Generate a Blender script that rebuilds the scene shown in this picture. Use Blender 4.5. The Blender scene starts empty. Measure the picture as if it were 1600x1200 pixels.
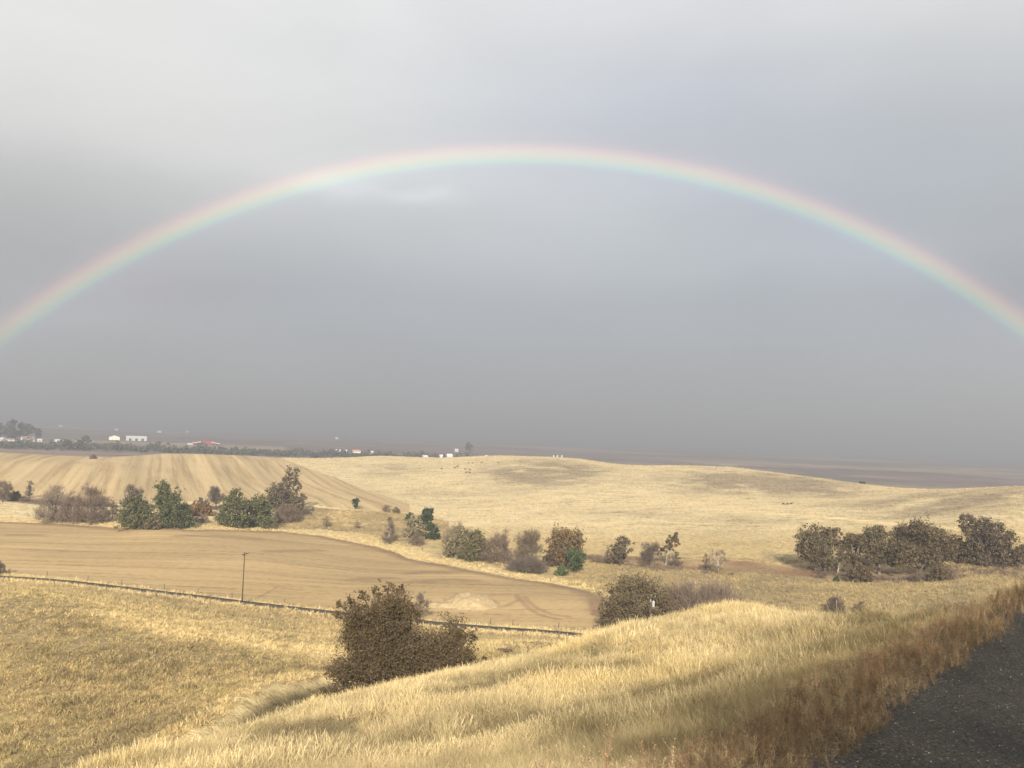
import bpy, bmesh, math, random
import numpy as np
from mathutils import Vector, Matrix

random.seed(11)
np.random.seed(11)
# ---------------------------------------------------------------- geometry of the view and of the land
F_PX = 1400.0                       # focal length for a 1600 px wide frame
CAM_Z = 42.0
PITCH = math.radians(3.27)
ROLL = math.radians(2.2)
_fw = np.array([0.0, math.cos(PITCH), math.sin(PITCH)])
_u0 = np.array([0.0, -math.sin(PITCH), math.cos(PITCH)])
_r0 = np.array([1.0, 0.0, 0.0])
CAM_R = math.cos(ROLL) * _r0 + math.sin(ROLL) * _u0
CAM_U = math.cos(ROLL) * _u0 - math.sin(ROLL) * _r0
CAM_F = _fw


def ray(px, py):
    d = CAM_F + (px - 800.0) / F_PX * CAM_R + (600.0 - py) / F_PX * CAM_U
    return d / np.linalg.norm(d)


def at_range(px, py, R):
    """world point on the sight line of a photo position, R metres away on the ground"""
    d = ray(px, py)
    k = R / math.hypot(d[0], d[1])
    return np.array([0, 0, CAM_Z]) + d * k


ANTI = ray(807, 1321)               # antisolar point, from the rainbow's circle (radius 41.7 deg)

# survey points of the land: photo column, photo row, distance in metres
SURVEY = [
    # road platform and near hillside
    (1310, 1200, 6.44), (1400, 1090, 8.3), (1500, 1010, 10.6), (1600, 950, 13.5), (1600, 1180, 6.8), (1600, 1050, 9.5),
    (1000, 1200, 10.8), (1150, 1190, 8.6), (800, 1200, 13), (600, 1200, 16), (400, 1200, 19.5), (130, 1200, 24),
    (300, 1155, 29), (450, 1110, 36), (600, 1067, 41), (740, 1040, 45), (860, 1011, 50), (930, 990, 53),
    (1000, 975, 54), (1070, 963, 55.5), (1140, 957, 56), (1200, 960, 53), (1270, 966, 48), (1340, 966, 41),
    (1400, 961, 36), (1500, 951, 26), (1600, 938, 16.8),
    (1000, 1100, 23), (800, 1110, 25), (600, 1130, 28), (1200, 1050, 21), (1300, 1020, 19.5), (1140, 1000, 36),
    (1270, 1000, 26), (1000, 1030, 34), (400, 1155, 27), (1400, 1000, 20), (860, 1060, 31),
    # swale, left spur
    (0, 1200, 81), (100, 1180, 81), (200, 1150, 81), (400, 1110, 82), (520, 1085, 83), (620, 1090, 84), (700, 1070, 86),
    (0, 1130, 94), (0, 1050, 110), (0, 935, 140), (200, 1060, 103), (200, 965, 132), (400, 1060, 98), (400, 1005, 124), (520, 1022, 120),
    (200, 940, 165), (400, 975, 150), (0, 919, 195), (780, 1018, 118), (700, 1005, 140), (880, 1003, 142),
    (560, 990, 160),
    # valley road and tilled field
    (0, 903, 260), (200, 923, 235), (380, 945, 213), (530, 962, 201), (740, 983, 193), (935, 997, 188),
    (0, 860, 313), (0, 815, 398), (200, 830, 350), (200, 880, 279), (400, 815, 392), (400, 870, 285), (560, 845, 346),
    (640, 870, 320), (640, 920, 240), (800, 892, 278), (800, 940, 225), (940, 932, 235),
    # tree belt, creek and bank
    (0, 790, 452), (100, 800, 425), (45, 772, 505), (220, 822, 355), (330, 780, 462), (470, 790, 430), (500, 829, 378), (560, 797, 425),
    (640, 808, 412), (605, 850, 338), (663, 842, 352), (735, 873, 305), (822, 893, 280), (965, 884, 300), (1105, 893, 292),
    (985, 985, 197), (1100, 950, 232), (1250, 930, 246), (1300, 908, 284), (1440, 907, 288), (1400, 930, 252), (1560, 895, 300), (1600, 925, 262), (1500, 940, 240),
    # far hills
    (200, 785, 475), (0, 765, 520), (0, 735, 600), (200, 750, 560), (400, 760, 560), (600, 775, 530), (600, 740, 680), (400, 735, 670),
    (700, 800, 460), (700, 760, 590), (860, 830, 372), (860, 780, 500), (860, 742, 640), (1050, 850, 350), (1050, 790, 480), (1050, 750, 620),
    (1200, 850, 350), (1200, 800, 450), (1200, 765, 580), (1330, 800, 440), (1330, 772, 560), (1450, 850, 345), (1450, 800, 440), (1600, 845, 345), (1600, 800, 420),
    (0, 707, 770), (140, 717, 740), (200, 715, 770), (250, 710, 780), (400, 713, 800), (490, 718, 810), (600, 713, 830), (690, 717, 800), (740, 715, 800), (800, 713.5, 805), (860, 714, 800),
    (930, 722, 780), (1000, 728, 770), (1050, 727.5, 765), (1140, 731, 730), (1200, 739, 700), (1270, 746, 670), (1340, 755, 640), (1400, 762, 610), (1470, 766, 585),
    (1540, 763.5, 550), (1600, 760, 520),
]
_P = [at_range(*s) for s in SURVEY]
_P = [(p[0], p[1], p[2]) for p in _P]


def _pol(az, R, z):
    a = math.radians(az)
    return (R * math.sin(a), R * math.cos(a), z)


# land the photo does not show directly: behind crests, beside and behind the camera
for px in (430, 600, 740, 860, 930):
    _P.append((lambda p: (p[0], p[1], p[2]))(at_range(px, {430: 1146, 600: 1090, 740: 1062, 860: 1034, 930: 1016}[px], 62)))
for az, R, z in [(-9, 108, 13.5), (2, 100, 15), (5, 110, 12.5), (8, 80, 21), (14, 80, 21.5), (14, 110, 13), (14, 150, 5), (20, 60, 26), (20, 100, 15), (20, 150, 5), (20, 200, 1), (7, 150, 5),
                 (26, 32, 33.8), (26, 60, 27), (26, 110, 12), (30, 28, 35.8), (30, 60, 28), (30, 120, 10), (30, 190, 1.5), (34, 120, 10), (34, 60, 29), (34, 25, 38),
                 (-34, 20, 33), (-34, 40, 24), (-34, 80, 10), (-34, 140, 13), (-34, 260, 1), (-34, 330, 0), (-34, 420, 0), (-34, 560, 5), (-34, 760, 11),
                 (34, 250, 0), (34, 300, 0), (34, 400, 9), (34, 500, 24),
                 (0, 2.2, 39.7), (60, 2.2, 39.7), (-60, 2.5, 39.6), (120, 2.5, 39.7), (180, 2.5, 39.7), (-120, 2.5, 39.7), (-30, 3, 39.5), (0, 5.5, 39.5),
                 (60, 10, 39.7), (120, 10, 39.7), (180, 10, 39.8), (-120, 10, 38), (-90, 10, 37), (-60, 10, 37), (-30, 8, 38.2), (-34, 12, 36.3),
                 (60, 40, 39.8), (120, 40, 42), (180, 40, 42), (-150, 40, 40), (-120, 40, 33), (-90, 40, 28), (-60, 40, 26),
                 (60, 150, 20), (90, 150, 36), (120, 150, 44), (180, 150, 46), (-150, 150, 44), (-120, 150, 30), (-90, 150, 16), (-60, 150, 11),
                 (60, 400, 8), (90, 400, 22), (120, 400, 30), (180, 400, 36), (-120, 400, 20), (-90, 400, 4), (-60, 400, 1),
                 (60, 800, 8), (90, 800, 10), (120, 800, 20), (180, 800, 20), (-120, 800, 14), (-90, 800, 6), (-60, 800, 8)]:
    _P.append(_pol(az, R, z))
for px, R, z in [(0, 930, 4), (250, 940, 4), (400, 960, 5), (600, 990, 6), (740, 990, 8), (860, 1000, 9), (1000, 960, 7), (1140, 920, 5), (1270, 860, 3), (1400, 800, 1), (1470, 770, 0), (1600, 720, 0)]:
    az = math.degrees(math.atan2(px - 800, F_PX))
    _P.append(_pol(az, R, z))
for az in (-34, -26, -18, -9, 0, 9, 18, 26, 34, -60, 60, 90, -90, 120, -120, 180):
    for R in (1150, 1600):
        _P.append(_pol(az, R, 0))
_P = np.array(_P)


def _uv(x, y):
    return np.stack([np.arctan2(x, y) * 1.6, np.log(np.hypot(x, y) + 0.3)], -1)


def _tps(r2):
    return 0.5 * r2 * np.log(r2 + 1e-12)


_K = _uv(_P[:, 0], _P[:, 1])
_n = len(_K)
_A = np.zeros((_n + 3, _n + 3))
_A[:_n, :_n] = _tps(((_K[:, None] - _K[None]) ** 2).sum(-1)) + np.eye(_n) * 2e-5
_A[:_n, _n] = 1
_A[:_n, _n + 1:] = _K
_A[_n:, :_n] = _A[:_n, _n:].T
# interpolate in slope units (z over distance) so that far and near land are treated alike
_RR = np.hypot(_P[:, 0], _P[:, 1])
_W = np.linalg.solve(_A, np.concatenate([(_P[:, 2] - CAM_Z) / _RR, np.zeros(3)]))


def sstep(a, b, x):
    t = np.clip((x - a) / (b - a), 0, 1)
    return t * t * (3 - 2 * t)


# value noise, vectorised
_rs = np.random.RandomState(7)
_LAT = _rs.rand(256, 256)


def vnoise(x, y, s):
    x = np.asarray(x) / s + 1000.3
    y = np.asarray(y) / s + 1000.7
    xi = np.floor(x).astype(int)
    yi = np.floor(y).astype(int)
    fx = x - xi
    fy = y - yi
    fx = fx * fx * (3 - 2 * fx)
    fy = fy * fy * (3 - 2 * fy)
    a = _LAT[xi % 256, yi % 256]
    b = _LAT[(xi + 1) % 256, yi % 256]
    c = _LAT[xi % 256, (yi + 1) % 256]
    d = _LAT[(xi + 1) % 256, (yi + 1) % 256]
    return (a * (1 - fx) + b * fx) * (1 - fy) + (c * (1 - fx) + d * fx) * fy - 0.5


def fnoise(x, y, s, o=3):
    t = 0
    for k in range(o):
        t = t + vnoise(x + 31.7 * k, y - 17.3 * k, s / 2 ** k) / 2 ** k
    return t


# near road: its left edge is the line through EDGE along RDIR; an added cut bank rises on its right
EDGE = np.array([2.03, 6.18])
RDIR = np.array([0.620, 0.784])
RPER = np.array([0.784, -0.620])            # to the right


def road_coords(x, y):
    dx = x - EDGE[0]
    dy = y - EDGE[1]
    return dx * RDIR[0] + dy * RDIR[1], dx * RPER[0] + dy * RPER[1]


def seg_dist(x, y, pts):
    best = np.full(np.shape(x), 1e9)
    for (x0, y0), (x1, y1) in zip(pts[:-1], pts[1:]):
        vx, vy = x1 - x0, y1 - y0
        t = np.clip(((x - x0) * vx + (y - y0) * vy) / (vx * vx + vy * vy), 0, 1)
        best = np.minimum(best, np.hypot(x - x0 - t * vx, y - y0 - t * vy))
    return best


def land_base(x, y):
    x = np.asarray(x, float)
    y = np.asarray(y, float)
    sh = x.shape
    xf = x.ravel()
    yf = y.ravel()
    out = np.empty(len(xf))
    for i in range(0, len(xf), 40000):
        q = _uv(xf[i:i + 40000], yf[i:i + 40000])
        r2 = ((q[:, None] - _K[None]) ** 2).sum(-1)
        out[i:i + 40000] = _tps(r2) @ _W[:_n] + _W[_n] + q @ _W[_n + 1:]
    R = np.hypot(xf, yf)
    z = CAM_Z + out * R
    z = z * (1 - sstep(1050, 1400, R))
    return z.reshape(sh)


ROAD_HALF = 3.1
VROAD = [tuple(at_range(*s)[:2]) for s in [(-330, 870, 313), (0, 904, 260), (200, 924, 235), (380, 944, 213), (530, 960, 201), (740, 981, 193), (935, 996, 188), (1150, 1003, 186), (1400, 1000, 190), (1800, 985, 215)]]
GULLY = [tuple(at_range(*s)[:2]) for s in [(330, 1140, 78), (392, 1106, 82), (420, 1085, 87), (455, 1066, 93), (490, 1052, 99), (540, 1036, 107)]]


def land(x, y):
    x = np.asarray(x, float)
    y = np.asarray(y, float)
    R = np.hypot(x, y)
    z = land_base(x, y)
    s, t = road_coords(x, y)
    # flat road bed close to the camera
    w = sstep(-1.2, 0.15, t) * (1 - sstep(45, 70, np.abs(s)))
    z = z * (1 - w) + (39.7 + 0.006 * np.clip(s, -40, 40)) * w
    # unseen cut bank added beyond the road's far edge, right and behind, to shade it
    b = sstep(6.0, 24.0, t) * 15.0 * (1 - sstep(52, 85, s)) * (1 - sstep(60, 120, -s)) * (1 - sstep(50, 110, t))
    z = z + b * (1 + 0.10 * fnoise(x, y, 9, 2)) + b * 0.05 * fnoise(x, y, 2.5, 2)
    off = 1 - w
    # the surveyed rows are the grass tops, the soil lies lower
    z = z - off * (0.36 * sstep(8, 15, R) * sstep(0.2, 1.2, -t) * (1 - sstep(60, 70, R)) + 0.6 * sstep(68, 80, R) * (1 - sstep(150, 175, R)))
    # uneven ground
    z = z + off * (0.22 * fnoise(x, y, 3.5, 3) * sstep(5, 15, R) * (1 - sstep(60, 90, R))
                   + 0.9 * fnoise(x, y, 16, 3) * sstep(70, 100, R) * (1 - sstep(165, 185, R))
                   + 1.2 * fnoise(x, y, 40, 2) * sstep(420, 520, R) * (1 - sstep(1000, 1200, R)))
    z = z - 2.3 * np.exp(-(seg_dist(x, y, GULLY) / 2.3) ** 2)
    return z


_CACHE = {}


def hit(px, py, r0=3.0, r1=6000.0):
    """where the sight line of a photo position meets the land"""
    d = ray(px, py)
    k = math.hypot(d[0], d[1])
    Rs = np.geomspace(r0, r1, 900)
    X = d[0] / k * Rs
    Y = d[1] / k * Rs
    g = land(X, Y) - (CAM_Z + d[2] / k * Rs)
    i = np.where(g > 0)[0]
    if len(i) == 0:
        return None
    i = i[0]
    if i == 0:
        R = Rs[0]
    else:
        a, b = g[i - 1], g[i]
        R = Rs[i - 1] + (Rs[i] - Rs[i - 1]) * (-a) / (b - a)
    return np.array([d[0] / k * R, d[1] / k * R, CAM_Z + d[2] / k * R])
# ---------------------------------------------------------------- camera, sky, sun, exposure
scene = bpy.context.scene
COL = scene.collection
scene.render.engine = 'CYCLES'
scene.cycles.use_denoising = True
scene.cycles.max_bounces = 6
scene.cycles.diffuse_bounces = 2
scene.cycles.glossy_bounces = 2
scene.cycles.transmission_bounces = 2
scene.cycles.transparent_max_bounces = 8
scene.cycles.volume_bounces = 0
scene.view_settings.view_transform = 'Standard'
scene.view_settings.look = 'None'
scene.view_settings.exposure = 1.0
scene.view_settings.gamma = 1.0
scene.view_settings.use_curve_mapping = False
EXPO = 2.0 ** 1.0

cam_data = bpy.data.cameras.new('camera')
cam_data.sensor_width = 36.0
cam_data.lens = 36.0 * F_PX / 1600.0
cam_data.clip_start = 0.1
cam_data.clip_end = 90000
cam = bpy.data.objects.new('camera', cam_data)
COL.objects.link(cam)
cam.matrix_world = Matrix(((CAM_R[0], CAM_U[0], -CAM_F[0], 0), (CAM_R[1], CAM_U[1], -CAM_F[1], 0),
                           (CAM_R[2], CAM_U[2], -CAM_F[2], CAM_Z), (0, 0, 0, 1)))
scene.camera = cam

SUN_EL = math.asin(-ANTI[2])
SUN_AZ = math.atan2(-ANTI[0], -ANTI[1])          # from +Y, clockwise
sun_data = bpy.data.lights.new('sun', 'SUN')
sun_data.energy = 5.0
sun_data.angle = math.radians(0.9)
sun_data.color = (1.0, 0.93, 0.83)
sun = bpy.data.objects.new('sun', sun_data)
COL.objects.link(sun)
sun.location = (0, -60, 120)
sun.rotation_euler = Vector(ANTI).to_track_quat('-Z', 'Y').to_euler()


def lin(c):
    c = c / 255.0
    return c / 12.92 if c <= 0.04045 else ((c + 0.055) / 1.055) ** 2.4


def srgb(r, g, b, k=1.0):
    return (lin(r) * k, lin(g) * k, lin(b) * k, 1.0)


class Nodes:
    """small helper to write node trees"""

    def __init__(self, tree):
        self.t = tree

    def new(self, kind, **kw):
        n = self.t.nodes.new(kind)
        for k, v in kw.items():
            setattr(n, k, v)
        return n

    def put(self, sock, v):
        if hasattr(v, 'is_linked') or isinstance(v, bpy.types.NodeSocket):
            self.t.links.new(v, sock)
        elif v is not None:
            sock.default_value = v

    def m(self, op, a, b=None, c=None):
        n = self.new('ShaderNodeMath', operation=op)
        self.put(n.inputs[0], a)
        if b is not None:
            self.put(n.inputs[1], b)
        if c is not None:
            self.put(n.inputs[2], c)
        return n.outputs[0]

    def mix(self, f, a, b, mode='MIX'):
        n = self.new('ShaderNodeMix', data_type='RGBA', blend_type=mode)
        n.clamp_factor = True
        self.put(n.inputs[0], f)
        self.put(n.inputs[6], a)
        self.put(n.inputs[7], b)
        return n.outputs[2]

    def ramp(self, f, stops, interp='LINEAR'):
        n = self.new('ShaderNodeValToRGB')
        cr = n.color_ramp
        cr.interpolation = interp
        while len(cr.elements) < len(stops):
            cr.elements.new(0.5)
        for e, (p, c) in zip(cr.elements, stops):
            e.position = p
            e.color = c if len(c) == 4 else (*c, 1)
        self.put(n.inputs[0], f)
        return n.outputs[0]

    def noise(self, vec, scale, detail=3, rough=0.55, out=0, dist=0.0):
        n = self.new('ShaderNodeTexNoise')
        self.put(n.inputs['Vector'], vec)
        n.inputs['Scale'].default_value = scale
        n.inputs['Detail'].default_value = detail
        n.inputs['Roughness'].default_value = rough
        n.inputs['Distortion'].default_value = dist
        return n.outputs[out]

    def mapping(self, vec, scale=(1, 1, 1), rot=(0, 0, 0), loc=(0, 0, 0)):
        n = self.new('ShaderNodeMapping')
        self.put(n.inputs['Vector'], vec)
        n.inputs['Scale'].default_value = scale
        n.inputs['Rotation'].default_value = rot
        n.inputs['Location'].default_value = loc
        return n.outputs[0]

    def range(self, v, a, b, c=0.0, d=1.0):
        n = self.new('ShaderNodeMapRange')
        self.put(n.inputs[0], v)
        for i, x in enumerate((a, b, c, d)):
            n.inputs[1 + i].default_value = x
        return n.outputs[0]


world = bpy.data.worlds.new('World')
scene.world = world
world.use_nodes = True
wt = world.node_tree
wt.nodes.clear()
W = Nodes(wt)
w_out = W.new('ShaderNodeOutputWorld')
w_bg = W.new('ShaderNodeBackground')
w_bg.inputs['Strength'].default_value = 0.1
wt.links.new(w_bg.outputs[0], w_out.inputs['Surface'])
nish = W.new('ShaderNodeTexSky', sky_type='NISHITA')
nish.sun_disc = False
nish.sun_elevation = SUN_EL
nish.sun_rotation = SUN_AZ
tc = W.new('ShaderNodeTexCoord')
sep = W.new('ShaderNodeSeparateXYZ')
wt.links.new(tc.outputs['Generated'], sep.inputs[0])
az = W.m('ARCTAN2', sep.outputs[0], sep.outputs[1])
el = W.m('ARCSINE', sep.outputs[2])
warp = W.noise(W.mapping(tc.outputs['Generated'], (2.2, 2.2, 5.0)), 1.6, 4, 0.5)
el_w = W.m('ADD', el, W.m('MULTIPLY', W.m('SUBTRACT', warp, 0.5), 0.05))
KS = 10.0 / EXPO                                  # cloud radiance in units of the 0.1 background strength
stops = []
for e_deg, c in [(-8, (166, 165, 164)), (0, (171, 170, 169)), (3, (171, 172, 173)), (8, (180, 183, 186)), (13, (195, 198, 200)), (17, (203, 206, 209)),
                 (22, (214, 217, 220)), (27, (228, 229, 231)), (45, (222, 224, 227)), (90, (205, 208, 214))]:
    stops.append(((e_deg + 10) / 100.0, srgb(*c, k=KS / 10)))
cloud = W.ramp(W.range(el_w, math.radians(-10), math.radians(90)), stops, 'EASE')


def blob(px, py, sx, sy):
    d = ray(px, py)
    a0, e0 = math.atan2(d[0], d[1]), math.asin(d[2])
    u = W.m('DIVIDE', W.m('SUBTRACT', az, a0), sx / F_PX)
    v = W.m('DIVIDE', W.m('SUBTRACT', el_w, e0), sy / F_PX)
    r2 = W.m('ADD', W.m('MULTIPLY', u, u), W.m('MULTIPLY', v, v))
    return W.m('EXPONENT', W.m('MULTIPLY', r2, -1.0))


for px, py, sx, sy, c in [
        (40, 80, 600, 270, (1.30, 1.255, 1.17)), (40, 340, 380, 110, (0.86, 0.845, 0.83)), (20, 440, 170, 60, (0.93, 0.92, 0.92)),
        (300, 455, 150, 26, (0.94, 0.915, 0.945)), (260, 468, 60, 14, (0.965, 0.945, 0.965)), (110, 500, 90, 14, (1.05, 1.05, 1.04)), (660, 302, 55, 13, (1.13, 1.135, 1.13)), (690, 292, 22, 9, (1.07, 1.07, 1.06)), (545, 282, 70, 18, (1.10, 1.11, 1.12)), (620, 283, 26, 8, (0.95, 0.955, 0.96)),
        (430, 225, 330, 70, (1.09, 1.08, 1.06)), (190, 440, 110, 40, (1.10, 1.06, 1.06)),
        (1400, 270, 340, 150, (0.84, 0.855, 0.88)), (1000, 170, 260, 60, (0.95, 0.955, 1.0)), (1600, 420, 130, 110, (0.86, 0.85, 0.85)),
        (1600, 30, 260, 110, (0.99, 0.975, 0.94)), (1600, 580, 130, 90, (1.08, 1.06, 1.05)), (1250, 410, 240, 60, (1.07, 1.075, 1.08)),
        (20, 640, 260, 60, (1.05, 0.99, 0.98)), (800, 520, 760, 210, (1.005, 1.02, 1.06)), (900, 320, 200, 50, (1.05, 1.055, 1.06))]:
    f = blob(px, py, sx, sy)
    cloud = W.mix(f, cloud, W.mix(1.0, cloud, (*c, 1), 'MULTIPLY'))
puff = W.noise(W.mapping(tc.outputs['Generated'], (2.0, 2.0, 4.5)), 1.6, 5, 0.5, dist=0.4)
cloud = W.mix(1.0, cloud, W.ramp(puff, [(0.25, (0.945, 0.946, 0.955)), (0.75, (1.06, 1.06, 1.053))]), 'MULTIPLY')
scaled = W.mix(1.0, cloud, (10, 10, 10, 1), 'MULTIPLY')
wt.links.new(W.mix(0.96, nish.outputs[0], scaled), w_bg.inputs['Color'])
# ---------------------------------------------------------------- helpers for objects


def tag(o, label=None, cat=None, group=None, kind=None):
    if label:
        o['label'] = label
    if cat:
        o['category'] = cat
    if group:
        o['group'] = group
    if kind:
        o['kind'] = kind
    return o


def link(o, parent=None):
    COL.objects.link(o)
    if parent is not None:
        o.parent = parent
    return o


def empty(name, loc, label, cat, group=None, rz=0.0):
    o = bpy.data.objects.new(name, None)
    o.empty_display_size = 0.3
    o.location = loc
    o.rotation_euler = (0, 0, rz)
    COL.objects.link(o)
    return tag(o, label, cat, group)


def mesh_np(name, verts, faces, mats=None, smooth=False, midx=None):
    """faces: (n,3) or (n,4) array"""
    me = bpy.data.meshes.new(name)
    verts = np.asarray(verts, np.float32)
    faces = np.asarray(faces, np.int32)
    n, k = faces.shape
    me.vertices.add(len(verts))
    me.vertices.foreach_set('co', verts.ravel())
    me.loops.add(n * k)
    me.loops.foreach_set('vertex_index', faces.ravel())
    me.polygons.add(n)
    me.polygons.foreach_set('loop_start', np.arange(0, n * k, k, dtype=np.int32))
    me.polygons.foreach_set('loop_total', np.full(n, k, np.int32))
    if smooth:
        me.polygons.foreach_set('use_smooth', np.ones(n, bool))
    for m in mats or []:
        me.materials.append(m)
    if midx is not None:
        me.polygons.foreach_set('material_index', np.asarray(midx, np.int32))
    me.update(calc_edges=True)
    return me


def mesh_py(name, verts, faces, mat, smooth=False):
    me = bpy.data.meshes.new(name)
    me.from_pydata([tuple(v) for v in verts], [], faces)
    me.materials.append(mat)
    if smooth:
        me.polygons.foreach_set('use_smooth', np.ones(len(faces), bool))
    me.update()
    return me


def color_attr(me, name, cols, domain='POINT'):
    a = me.attributes.new(name, 'FLOAT_COLOR', domain)
    c = np.ones((len(cols), 4), np.float32)
    c[:, :3] = cols
    a.data.foreach_set('color', c.ravel())


def material(name):
    m = bpy.data.materials.new(name)
    m.use_nodes = True
    m.node_tree.nodes.clear()
    n = Nodes(m.node_tree)
    out = n.new('ShaderNodeOutputMaterial')
    return m, n, out


def principled(n, out, color, rough=0.9, normal=None, spec=0.2):
    p = n.new('ShaderNodeBsdfPrincipled')
    n.put(p.inputs['Base Color'], color)
    n.put(p.inputs['Roughness'], rough)
    p.inputs['Specular IOR Level'].default_value = spec
    if normal is not None:
        n.put(p.inputs['Normal'], normal)
    n.t.links.new(p.outputs[0], out.inputs['Surface'])
    return p


def simple_mat(name, color, rough=0.8, var=0.2, scale=3.0, spec=0.2, metallic=0.0):
    m, n, out = material(name)
    pos = n.new('ShaderNodeTexCoord').outputs['Object']
    f = n.noise(pos, scale, 4, 0.6)
    lo = tuple(c * (1 - var) for c in color)
    hi = tuple(min(1, c * (1 + var)) for c in color)
    p = principled(n, out, n.ramp(f, [(0.3, lo), (0.7, hi)]), rough, spec=spec)
    p.inputs['Metallic'].default_value = metallic
    return m


# ---------------------------------------------------------------- the land: one survey, cut into fields
def zone_pts(lst):
    return np.array([hit(*p)[:2] for p in lst])


def inside(x, y, poly):
    r = np.zeros(np.shape(x), bool)
    n = len(poly)
    for i in range(n):
        x0, y0 = poly[i]
        x1, y1 = poly[(i + 1) % n]
        if y0 == y1:
            continue
        c = ((y0 > y) != (y1 > y)) & (x < (x1 - x0) * (y - y0) / (y1 - y0) + x0)
        r ^= c
    return r


vroad = np.array(VROAD)
_tan = np.gradient(vroad, axis=0)
_nrm = np.stack([-_tan[:, 1], _tan[:, 0]], -1)
_nrm /= np.linalg.norm(_nrm, axis=1)[:, None]
_nrm *= np.sign(_nrm[:, 1:2])                     # away from the camera
road_far = vroad + _nrm * 8.0
far_edge_px = [(-260, 806), (-120, 810), (0, 815), (100, 819), (200, 825), (300, 828), (380, 829), (440, 830), (500, 837), (560, 849), (620, 864), (680, 880), (740, 892), (800, 903), (860, 911), (910, 921), (944, 934), (950, 960)]
field_edge = zone_pts(far_edge_px)
FIELD = np.concatenate([field_edge, road_far[6::-1]])
stub_low_px = [(-200, 765), (0, 776), (100, 782), (200, 786), (340, 783), (470, 786), (520, 793), (580, 798), (640, 801), (700, 803)]
stub_right_px = [(640, 788), (570, 765), (530, 748), (490, 735), (465, 726), (445, 719)]
STUB = np.concatenate([zone_pts(stub_low_px[:-1]), zone_pts(stub_right_px), np.array([at_range(432, 713, 900)[:2], at_range(-200, 700, 980)[:2]])])
CREEK = zone_pts([(905, 866), (960, 866), (1050, 874), (1130, 874), (1220, 881), (1290, 881), (1400, 882), (1470, 896), (1495, 906), (1420, 911), (1350, 911), (1260, 903), (1180, 896), (1100, 893), (1000, 884), (920, 880)])
BANK = zone_pts([(470, 792), (560, 798), (640, 803), (700, 815), (700, 842), (620, 845), (560, 832), (500, 826), (420, 826), (440, 808)])
HILLTRACK = zone_pts([(1195, 801), (1260, 806), (1325, 811), (1425, 820), (1512, 827), (1620, 839)])
HEDGE = zone_pts([(-60, 775), (0, 779), (60, 786), (200, 791), (300, 793), (360, 796)])
TRACKS = [zone_pts([(812, 934), (820, 945), (832, 955), (850, 963), (875, 968)]), zone_pts([(820, 932), (829, 943), (842, 952), (862, 960), (890, 964)]),
          zone_pts([(760, 930), (800, 928), (850, 926), (900, 930), (940, 937)]), zone_pts([(700, 950), (740, 951), (790, 947), (810, 938), (808, 930)]),
          zone_pts([(922, 935), (924, 945), (926, 955)])]
SMEARS = [zone_pts(p) for p in ([(636, 897), (665, 894), (700, 895)], [(660, 908), (700, 905), (740, 907)], [(560, 905), (610, 903)], [(280, 838), (340, 838), (400, 843)], [(20, 836), (60, 836)], [(420, 862), (500, 860)])]
PLOW = [zone_pts([(200, 965), (280, 986), (400, 1004), (520, 1020)])]

sea = np.concatenate([np.linspace(-34, 34, 520)])
sea = np.concatenate([sea, np.linspace(34, 326, 110)[1:-1]])
AZ = np.radians(sea)
RING = np.concatenate([[0.4, 0.9, 1.6, 2.4], np.geomspace(3, 20, 70), np.geomspace(20, 85, 110)[1:], np.geomspace(85, 900, 430)[1:], np.geomspace(900, 14000, 105)[1:]])
gx = np.sin(AZ)[:, None] * RING[None]
gy = np.cos(AZ)[:, None] * RING[None]
gz = land(gx, gy)
NA, NR = gx.shape
X, Y, Z = gx.ravel(), gy.ravel(), gz.ravel()
RR = np.hypot(X, Y)
rs_, rt_ = road_coords(X, Y)

STRAW = np.array([0.50, 0.372, 0.172])
PALE = np.array([0.59, 0.455, 0.225])
GOLD = np.array([0.56, 0.43, 0.20])
THATCH = np.array([0.30, 0.235, 0.125])
OLIVE = np.array([0.30, 0.238, 0.122])
TAN = np.array([0.38, 0.268, 0.130])
RUST = np.array([0.29, 0.195, 0.108])
SOIL = np.array([0.19, 0.12, 0.068])


def lerp(a, b, w):
    return a * (1 - w[:, None]) + b * w[:, None]


def near_mix(x, y):
    """plant colour of the near hillside: straw, olive and golden drifts, rusty weeds along the road"""
    s, t = road_coords(x, y)
    n1 = fnoise(x, y, 4.5, 3)
    n2 = fnoise(x + 90, y, 2.2, 3)
    c = np.repeat(np.array([[0.57, 0.455, 0.245]]), len(x), 0)
    c = lerp(c, np.repeat(GOLD[None], len(x), 0), sstep(0.0, 0.5, n1) * 0.8)
    c = lerp(c, np.repeat(OLIVE[None], len(x), 0), sstep(0.08, 0.55, n2) * 0.75 * (1 - 0.4 * sstep(30, 50, np.hypot(x, y))))
    edge = sstep(-13, -3.5, t + 2.5 * n1) * 0.6
    c = lerp(c, np.repeat(OLIVE[None], len(x), 0), edge)
    rust = sstep(-2.9, -0.5, t + 1.6 * n2 + 0.8 * n1) * 0.8
    c = lerp(c, np.repeat(RUST[None], len(x), 0), rust)
    return c


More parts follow.
